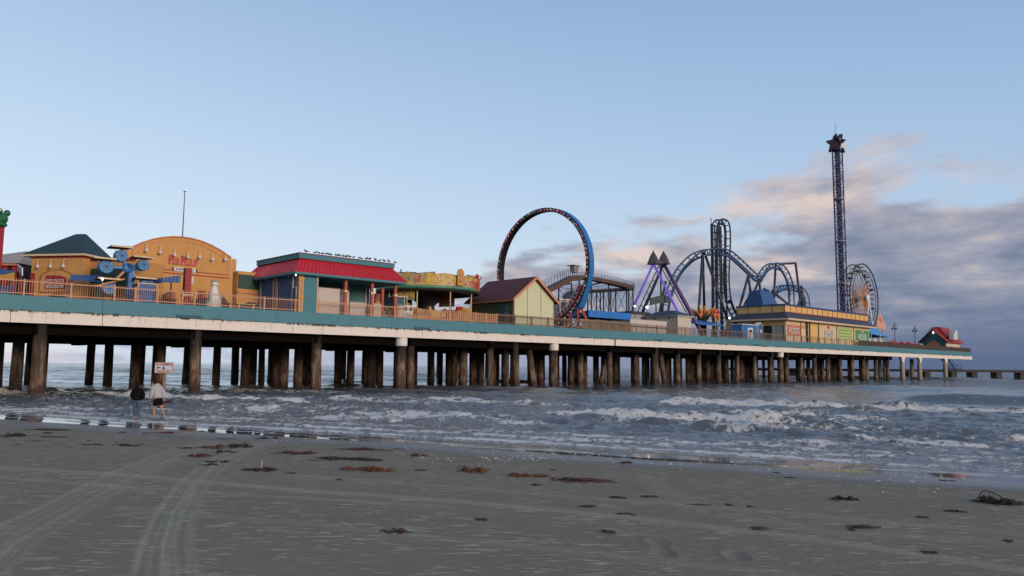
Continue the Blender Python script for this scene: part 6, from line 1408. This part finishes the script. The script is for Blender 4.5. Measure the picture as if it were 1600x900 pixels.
def person(label, px_, py_, hgt, heading, J, cl):
    "J: joints in metres, x to the person's left, y backwards, z up (facing -y before the heading turn)"
    g = onground(px_, py_); g.z = max(g.z, -.04)
    root = thing('person', label, 'person', g, 'world'); root.rotation_euler.z = heading
    k = hgt/1.75; Vn = {n: Vector(p)*k for n, p in J.items()}
    names = list(Vn); ix = {n: i for i, n in enumerate(names)}
    RAD = {'pel': (.13, .09), 'abd': (.10, .075), 'che': (.11, .075), 'neb': (.06, .06), 'net': (.052, .052), 'hd0': (.07, .082), 'hd1': (.082, .098), 'hd2': (.055, .065),
           'shl': .045, 'ell': .036, 'wrl': .028, 'pal': (.036, .02), 'hil': .088, 'knl': .058, 'anl': .036, 'hel': .034, 'tol': (.038, .022),
           'shr': .045, 'elr': .036, 'wrr': .028, 'par': (.036, .02), 'hir': .088, 'knr': .058, 'anr': .036, 'her': .034, 'tor': (.038, .022)}
    E = [('pel', 'abd'), ('abd', 'che'), ('che', 'neb'), ('neb', 'net'), ('net', 'hd0'), ('hd0', 'hd1'), ('hd1', 'hd2')]
    for s_ in 'lr': E += [('che', 'sh'+s_), ('sh'+s_, 'el'+s_), ('el'+s_, 'wr'+s_), ('wr'+s_, 'pa'+s_), ('pel', 'hi'+s_), ('hi'+s_, 'kn'+s_), ('kn'+s_, 'an'+s_), ('an'+s_, 'to'+s_)]
    use = [n for n in names if not n.startswith('he')]
    V = [Vn[n] for n in use]; ii = {n: i for i, n in enumerate(use)}; Ei = [(ii[a_], ii[b_]) for a_, b_ in E]; R_ = []
    for n in use: r_ = RAD[n]; R_.append(tuple(x*k for x in r_) if isinstance(r_, tuple) else r_*k)
    # fingers
    for s_ in 'lr':
        w_, p_ = Vn['wr'+s_], Vn['pa'+s_]; d = (p_-w_).normalized(); side = Vector((0, 1, 0)); side = (side-d*side.dot(d)).normalized(); curl = Vector((1 if s_ == 'r' else -1, 0, 0))
        pi = ii['pa'+s_]
        for j, (off, ln) in enumerate(((-.030, .060), (-.010, .072), (.010, .068), (.030, .052))):
            b_ = len(V); V += [p_+side*off*k+d*.025*k, p_+side*off*1.1*k+d*(.03+ln*.5)*k+curl*.008*k, p_+side*off*1.1*k+d*(.03+ln)*k+curl*.03*k]; Ei += [(pi, b_), (b_, b_+1), (b_+1, b_+2)]; R_ += [.0095*k, .009*k, .007*k]
        b_ = len(V); q_ = w_.lerp(p_, .5); V += [q_-side*.032*k+curl*.01*k, q_-side*.05*k+d*.045*k+curl*.02*k]; Ei += [(pi, b_), (b_, b_+1)]; R_ += [.012*k, .009*k]
    body = skin_body('body', V, Ei, R_, 'skin', root, 2, ii['pel'])
    # face: nose, ears, eyes on the front of the head
    h = Vn['hd1']; fwd = (Vn['face']-h).normalized() if 'face' in Vn else Vector((0, -1, 0))
    return root, Vn, body, k
def cloth(nm, Vn, chain, E, R_, material, root, k, r0=0):
    return skin_body(nm, [Vn[n] if isinstance(n, str) else Vector(n)*k for n in chain], E, [tuple(x*k for x in r_) if isinstance(r_, tuple) else r_*k for r_ in R_], material, root, 2, r0)
def head_bits(root, Vn, k, fwd, hair_r, hair_m, long_=False, bald=False):
    h = Vn['hd1']; up = (Vn['hd2']-Vn['net']).normalized(); fwd = (fwd-up*fwd.dot(up)).normalized(); sd_ = up.cross(fwd)
    mb = MB(); c_ = h
    mb.path([c_+fwd*.085*k+up*.01*k, c_+fwd*.115*k-up*.02*k, c_+fwd*.09*k-up*.03*k], [.010*k, .014*k, .012*k], 6)
    for s_ in (-1, 1): mb.blob(tuple(c_+sd_*s_*.083*k-up*.01*k), (.014*k, .02*k, .03*k), 0, 1)
    FR[root.name] = (Vector((0, 0, 0)), 'world'); o = mb.build('face', 'skin', root)
    m2 = MB()
    for s_ in (-1, 1): m2.blob(tuple(c_+fwd*.086*k+sd_*s_*.03*k+up*.015*k), .011*k, 0, 1)
    m2.build('eyes', 'black', root)
    m3 = MB(); m3.path([c_+fwd*.09*k-up*.055*k+sd_*.025*k, c_+fwd*.096*k-up*.055*k, c_+fwd*.09*k-up*.055*k-sd_*.025*k], .006*k, 5); m3.build('mouth', 'foodsign', root)
    mh = MB()
    if not bald:
        mh.blob(tuple(c_-fwd*.022*k+up*.028*k), (.098*k, .105*k, .105*k), 0, 3, .08, 2)
        if long_: mh.path([c_-fwd*.05*k+up*.02*k, c_-fwd*.10*k-up*.06*k, c_-fwd*.10*k-up*.19*k], [.085*k, .085*k, .045*k], 10)
    else:
        mh.path([c_+sd_*.076*k-fwd*.02*k-up*.015*k, c_-fwd*.095*k-up*.03*k, c_-sd_*.076*k-fwd*.02*k-up*.015*k], [.028*k, .032*k, .028*k], 8)
    mh.build('hair', hair_m, root)
# woman, seen from behind: black hooded top, jeans
JW = {'pel': (0, .0, .93), 'abd': (0, .0, 1.10), 'che': (0, -.01, 1.33), 'neb': (0, -.02, 1.46), 'net': (0, -.05, 1.52), 'hd0': (0, -.07, 1.57), 'hd1': (0, -.08, 1.64), 'hd2': (0, -.08, 1.72),
      'shl': (.17, 0, 1.39), 'ell': (.25, .01, 1.15), 'wrl': (.20, -.14, 1.00), 'pal': (.16, -.20, .96), 'hil': (.09, 0, .88), 'knl': (.10, -.03, .48), 'anl': (.085, .02, .08), 'tol': (.10, -.16, .025),
      'shr': (-.17, 0, 1.39), 'elr': (-.25, .01, 1.15), 'wrr': (-.20, -.14, 1.00), 'par': (-.16, -.20, .96), 'hir': (-.09, 0, .88), 'knr': (-.09, -.02, .48), 'anr': (-.06, .04, .08), 'tor': (-.07, -.14, .025)}
HW = math.pi+.12
rt, Vn, bd_, k = person('person with dark hair in black hooded top and blue jeans, standing with back turned', 212.5, 658, 1.60, HW, JW, None)
FR[rt.name] = (Vector((0, 0, 0)), 'world')
cloth('hooded_top', Vn, ['abd', 'che', 'shl', 'ell', 'wrl', 'shr', 'elr', 'wrr', (0, 0, .98), 'neb'], [(0, 1), (1, 2), (2, 3), (3, 4), (1, 5), (5, 6), (6, 7), (0, 8), (1, 9)], [(.19, .15), (.21, .16), .11, .115, .085, .11, .115, .085, (.195, .16), (.09, .09)], 'hoodie_black', rt, k)
m_ = MB(); m_.blob((0, .10*k, 1.45*k), (.13*k, .09*k, .09*k)); m_.build('hood', 'hoodie_black', rt)
cloth('jeans', Vn, ['pel', 'hil', 'knl', (.088, .015, .13), 'hir', 'knr', (-.063, .035, .13), (0, 0, 1.0)], [(0, 1), (1, 2), (2, 3), (0, 4), (4, 5), (5, 6), (0, 7)], [(.19, .145), .118, .082, .062, .118, .082, .062, (.17, .13)], 'denim', rt, k)
head_bits(rt, Vn, k, Vector((0, -1, 0)), .1, 'hair', long_=True)
# man, walking and leaning forward to the left, looking down
JM = {'pel': (0, .0, .93), 'abd': (0, -.05, 1.09), 'che': (0, -.15, 1.31), 'neb': (0, -.26, 1.43), 'net': (0, -.33, 1.47), 'hd0': (0, -.38, 1.49), 'hd1': (0, -.44, 1.53), 'hd2': (0, -.49, 1.61),
      'shl': (.19, -.14, 1.39), 'ell': (.24, -.12, 1.12), 'wrl': (.22, -.22, .90), 'pal': (.22, -.25, .83), 'hil': (.09, 0, .90), 'knl': (.10, -.10, .49), 'anl': (.09, -.13, .08), 'tol': (.10, -.30, .03),
      'shr': (-.19, -.14, 1.39), 'elr': (-.24, .04, 1.15), 'wrr': (-.24, .07, .91), 'par': (-.24, .07, .84), 'hir': (-.09, 0, .90), 'knr': (-.10, .10, .50), 'anr': (-.10, .34, .18), 'tor': (-.10, .25, .04)}
HM = -2.05
rt, Vn, bd_, k = person('person in grey hooded top and black shorts, walking with bowed head', 245.5, 659, 1.76, HM, JM, None)
FR[rt.name] = (Vector((0, 0, 0)), 'world'); gm = rt.location.copy()
cloth('hooded_top', Vn, ['abd', 'che', 'shl', 'ell', 'wrl', 'shr', 'elr', 'wrr', (0, -.01, .95), 'neb'], [(0, 1), (1, 2), (2, 3), (3, 4), (1, 5), (5, 6), (6, 7), (0, 8), (1, 9)], [(.20, .16), (.22, .17), .105, .082, .055, .105, .082, .055, (.20, .165), (.095, .09)], 'hoodie_grey', rt, k)
m_ = MB(); m_.blob((0, -.10*k, 1.49*k), (.14*k, .10*k, .08*k)); m_.build('hood', 'hoodie_grey', rt)
cloth('shorts', Vn, ['pel', 'hil', (.098, -.07, .60), 'hir', (-.10, .06, .60), (0, 0, .99)], [(0, 1), (1, 2), (0, 3), (3, 4), (0, 5)], [(.18, .145), .125, .108, .125, .108, (.165, .13)], 'shorts', rt, k)
head_bits(rt, Vn, k, Vector((0, -.8, -.6)), .1, 'hair', bald=True)
# what he carries
R3 = Matrix.Rotation(HM, 3, 'Z'); hp = gm+R3@(Vn['par']+Vector((-.02, .02, -.07))); cpn = thing('carried_sandals', 'pair of black sandals held in the walking person\'s hand', 'sandals', hp, 'world')
for s_ in (-.035, .035):
    mb = MB(); mb.hexa([(hp.x-.02, hp.y+s_-.02, hp.z-.06), (hp.x+.26, hp.y+s_-.02, hp.z+.0), (hp.x+.26, hp.y+s_+.02, hp.z+.0), (hp.x-.02, hp.y+s_+.02, hp.z-.06), (hp.x-.02, hp.y+s_-.02, hp.z+.05), (hp.x+.25, hp.y+s_-.02, hp.z+.08), (hp.x+.25, hp.y+s_+.02, hp.z+.08), (hp.x-.02, hp.y+s_+.02, hp.z+.05)]); mb.build('sandal', 'black', cpn)

# ================================================================== seaweed on the sand
def weed(px_, py_, w_, h_, m_, label, seed, dense=1.0, group='seaweed clumps washed up on the sand'):
    c_ = onground(px_, py_); Y = c_.y; L = w_*Y/F; dep = max(.07, min(1.1, h_*Y*Y/(F*max(.4, CZ-c_.z))*.38)); hh_ = min(.16, max(.012, h_*Y/F*.5)); r_ = random.Random(seed)
    mb = MB(); n = int((34+L*85)*dense)
    sub = [(r_.gauss(0, .24)*L, r_.gauss(0, .3)*dep, r_.uniform(.25, 1)) for _ in range(max(2, int(3+L*3)))]
    so_ = sorted(sub); mb.path([(c_.x+q_[0], c_.y+q_[1], sand_z(c_.x+q_[0], c_.y+q_[1])+.012) for q_ in [(-L*.48, 0)]+so_+[(L*.48, 0)]], .009, 4)
    for i in range(int(n*.62)):
        if r_.random() < .75: sx_, sy_, sh_ = r_.choice(sub)
        else: sx_, sy_, sh_ = r_.uniform(-.5, .5)*L, r_.gauss(0, .5)*dep, .12
        x_ = sx_+r_.gauss(0, .07)*L; x_ = max(-L/2, min(L/2, x_)); y_ = sy_+r_.gauss(0, .16)*dep; a_ = r_.gauss(0, .6) if r_.random() < .75 else r_.uniform(0, 3.14); ln = r_.uniform(.08, .42)*(1 if L > .5 else .6)*min(1.4, max(.5, L)); core = sh_*1.5
        pts = []; b_ = r_.uniform(-1, 1)
        for j in range(5):
            t_ = j/4-.5; xx = x_+math.cos(a_+b_*t_)*ln*t_; yy = y_+math.sin(a_+b_*t_)*ln*t_; base_ = sand_z(c_.x+xx, c_.y+yy)
            pts.append((c_.x+xx, c_.y+yy, base_+.008+hh_*core*r_.uniform(.1, 1)*(1-(2*t_)**2*.8)))
        mb.path(pts, [.003, .008, .010, .007, .002], 4)
    for i in range(int(n*.10)):
        x_ = r_.gauss(0, .22)*L; y_ = r_.gauss(0, .25)*dep; mb.blob((c_.x+x_, c_.y+y_, sand_z(c_.x+x_, c_.y+y_)+.01), (r_.uniform(.02, .06), r_.uniform(.02, .05), r_.uniform(.005, .012+hh_*.4)), 0, 1, .5, i, False)
    o = mb.build('seaweed', m_, None, c_, 'world', recalc=False)
    return tag(o, label, 'seaweed', group)
G2 = 'small seaweed scraps on the sand'
LB = [(19, 682, 40, 8, 'weed_dark', 'dark seaweed clump at the left edge of the beach, farthest left of all'),
 (78, 672, 50, 3, 'weed_dark', 'thin dark seaweed line near the water above the far left clump'), (84, 683, 34, 2, 'weed_dark', 'thin flat seaweed strand on the sand at far left, below the line near the water'),
 (141, 696, 42, 4, 'weed_dark', 'low dark seaweed clump with a small hump, left of the seaweed below the jeans'), (195, 698, 42, 6, 'weed_dark', 'layered dark seaweed clump below and left of the person in jeans'),
 (259, 677, 30, 5, 'weed_red', 'reddish seaweed clump nearest the walking person\'s feet'), (353, 686, 28, 3, 'weed_dark', 'narrow seaweed strand above the big reddish group of clumps'),
 (410, 686, 34, 4, 'weed_dark', 'narrow dark seaweed strand where the curved tyre track meets the wet sand'), (325, 700, 40, 9, 'weed_red', 'broad reddish brown seaweed clump left of the curved tyre track'),
 (374, 699, 36, 8, 'weed_dark', 'broad dark seaweed clump crossing the curved tyre track'), (290, 701, 26, 4, 'weed_dark', 'thin dark seaweed tail at the left of the broad reddish clump'),
 (312, 714, 44, 8, 'weed_red', 'red brown seaweed clump below the broad reddish clump'), (353, 707, 28, 6, 'weed_dark', 'dark seaweed clump with a stick standing in it'),
 (334, 722, 36, 4, 'weed_dark', 'flat seaweed strand just left of the curved tyre track'), (328, 727, 24, 5, 'weed_dark', 'lowest dark clump of the group left of the curved tyre track'),
 (403, 735, 48, 7, 'weed_dark', 'dark seaweed around the foot of the small wooden stake'), (462, 709, 60, 7, 'weed_red', 'long reddish seaweed strand right of the curved tyre track'),
 (569, 704, 84, 7, 'weed_red', 'long red brown seaweed strand, upper one of the long pair left of the photo centre'), (545, 718, 92, 8, 'weed_dark', 'longest dark seaweed strand, under the long red brown one'),
 (575, 734, 64, 9, 'weed_orange', 'bright orange brown seaweed clump left of the photo centre'), (653, 713, 26, 7, 'weed_red', 'small compact red brown clump above and right of the orange one'),
 (740, 737, 42, 11, 'weed_orange', 'thick orange tinged seaweed clump left of the middle of the beach'), (827, 744, 52, 7, 'weed_orange', 'flat orange tinged seaweed clump near the middle of the beach'),
 (909, 752, 88, 9, 'weed_red', 'long red seaweed strand right of the middle of the beach'), (617, 832, 42, 8, 'weed_dark', 'lone dark twig like seaweed low in the foreground'),
 (964, 778, 26, 3, 'weed_dark', 'thin dark seaweed strand below the long red one'), (977, 724, 22, 5, 'weed_dark', 'dark seaweed lump on the wet sand near the water edge'),
 (1015, 777, 24, 3, 'weed_dark', 'thin dark seaweed strand right of the one below the long red strand'), (1092, 790, 38, 4, 'weed_red', 'slanting reddish seaweed strand on the right half of the beach'),
 (1313, 780, 32, 8, 'weed_dark', 'small spiky dark seaweed clump on the right part of the beach'), (1349, 824, 56, 3, 'weed_dark', 'long thin seaweed strand below the spiky clump'),
 (1187, 826, 26, 3, 'weed_dark', 'short curved seaweed strand in the lower right of the beach'), (1491, 800, 28, 4, 'weed_dark', 'flat seaweed strand left of and below the big tangled heap'),
 (1562, 786, 78, 17, 'weed_dark', 'big tangled dark seaweed heap at the right edge of the beach')]
for i, (x_, y_, w_, h_, m_, lb) in enumerate(LB): weed(x_, y_, w_, h_, m_, lb, 100+i, 1.5 if w_ > 30 else 1.0)
c_ = onground(1545, 786); lp_ = MB(); lp_.path(catmull([(c_.x-.12, c_.y, c_.z), (c_.x-.14, c_.y, c_.z+.13), (c_.x-.02, c_.y+.05, c_.z+.19), (c_.x+.16, c_.y, c_.z+.13), (c_.x+.3, c_.y-.05, c_.z+.02)], 5), .011, 5)
hp_ = [o for o in COL.objects if o.get('label', '').startswith('big tangled')][0]; FR[hp_.name] = (hp_.location.copy(), 'world'); lp_.build('loop_stalk', 'weed_dark', hp_)
for i, (x_, y_, w_) in enumerate([(75, 677, 20), (58, 690, 24), (27, 696, 14), (86, 694, 11), (73, 699, 8), (106, 701, 7), (139, 690, 9), (184, 692, 8), (215, 695, 22), (238, 697, 14), (191, 676, 12), (316, 674, 8), (230, 677, 16), (454, 740, 14), (494, 720, 20), (497, 703, 16),
        (622, 702, 18), (658, 735, 18), (531, 750, 6), (919, 792, 26), (977, 804, 24), (953, 832, 16), (750, 812, 18), (837, 758, 14), (1442, 809, 18), (1454, 864, 24), (1577, 846, 8), (1052, 735, 10), (1212, 739, 8), (1235, 747, 16), (1480, 752, 22), (561, 700, 10), (445, 700, 10), (863, 735, 10), (900, 728, 8), (1170, 792, 6), (1330, 828, 8), (1140, 790, 6)]):
    weed(x_, y_, w_, 2.2, 'weed_dark', 'tiny dark scrap of seaweed lying alone on the sand', 300+i, .5, G2)
g = onground(408, 733); sk_ = thing('wooden_stake', 'small pale wooden stake standing in a dark seaweed clump', 'stake', g, 'world')
MB().path([g-Vector((0, 0, .1)), g+Vector((0, 0, .1)), g+Vector((.01, 0, .185))], [.022, .02, .014], 5, 0, False).build('shaft', 'slat', sk_)
g = onground(340, 710); sk2 = thing('driftwood_stick', 'short dark stick standing up in the seaweed left of the curved tyre track', 'stick', g, 'world'); MB().path([g-Vector((0, 0, .05)), g+Vector((.01, 0, .22))], [.02, .012], 5).build('shaft', 'weed_dark', sk2)
# shells and foam specks on the wet sand
mb = MB(); r_ = random.Random(12)
for i in range(420):
    x_ = r_.uniform(150, 1580); y_ = 662+(x_-200)*.0545+r_.gauss(14, 9)+ (4 if x_ > 1200 else 0)
    if r_.random() < .35: x_, y_ = r_.gauss(830, 60), r_.gauss(716, 5)
    p_ = onground(x_, y_); s_ = r_.uniform(.006, .02); mb.blob((p_.x, p_.y, p_.z+.004), (s_*r_.uniform(1, 2.2), s_, s_*.5), 0, 1, .3, i, False)
o = mb.build('shell_bits', 'white', None, onground(800, 715), 'world', recalc=False); tag(o, kind='stuff')
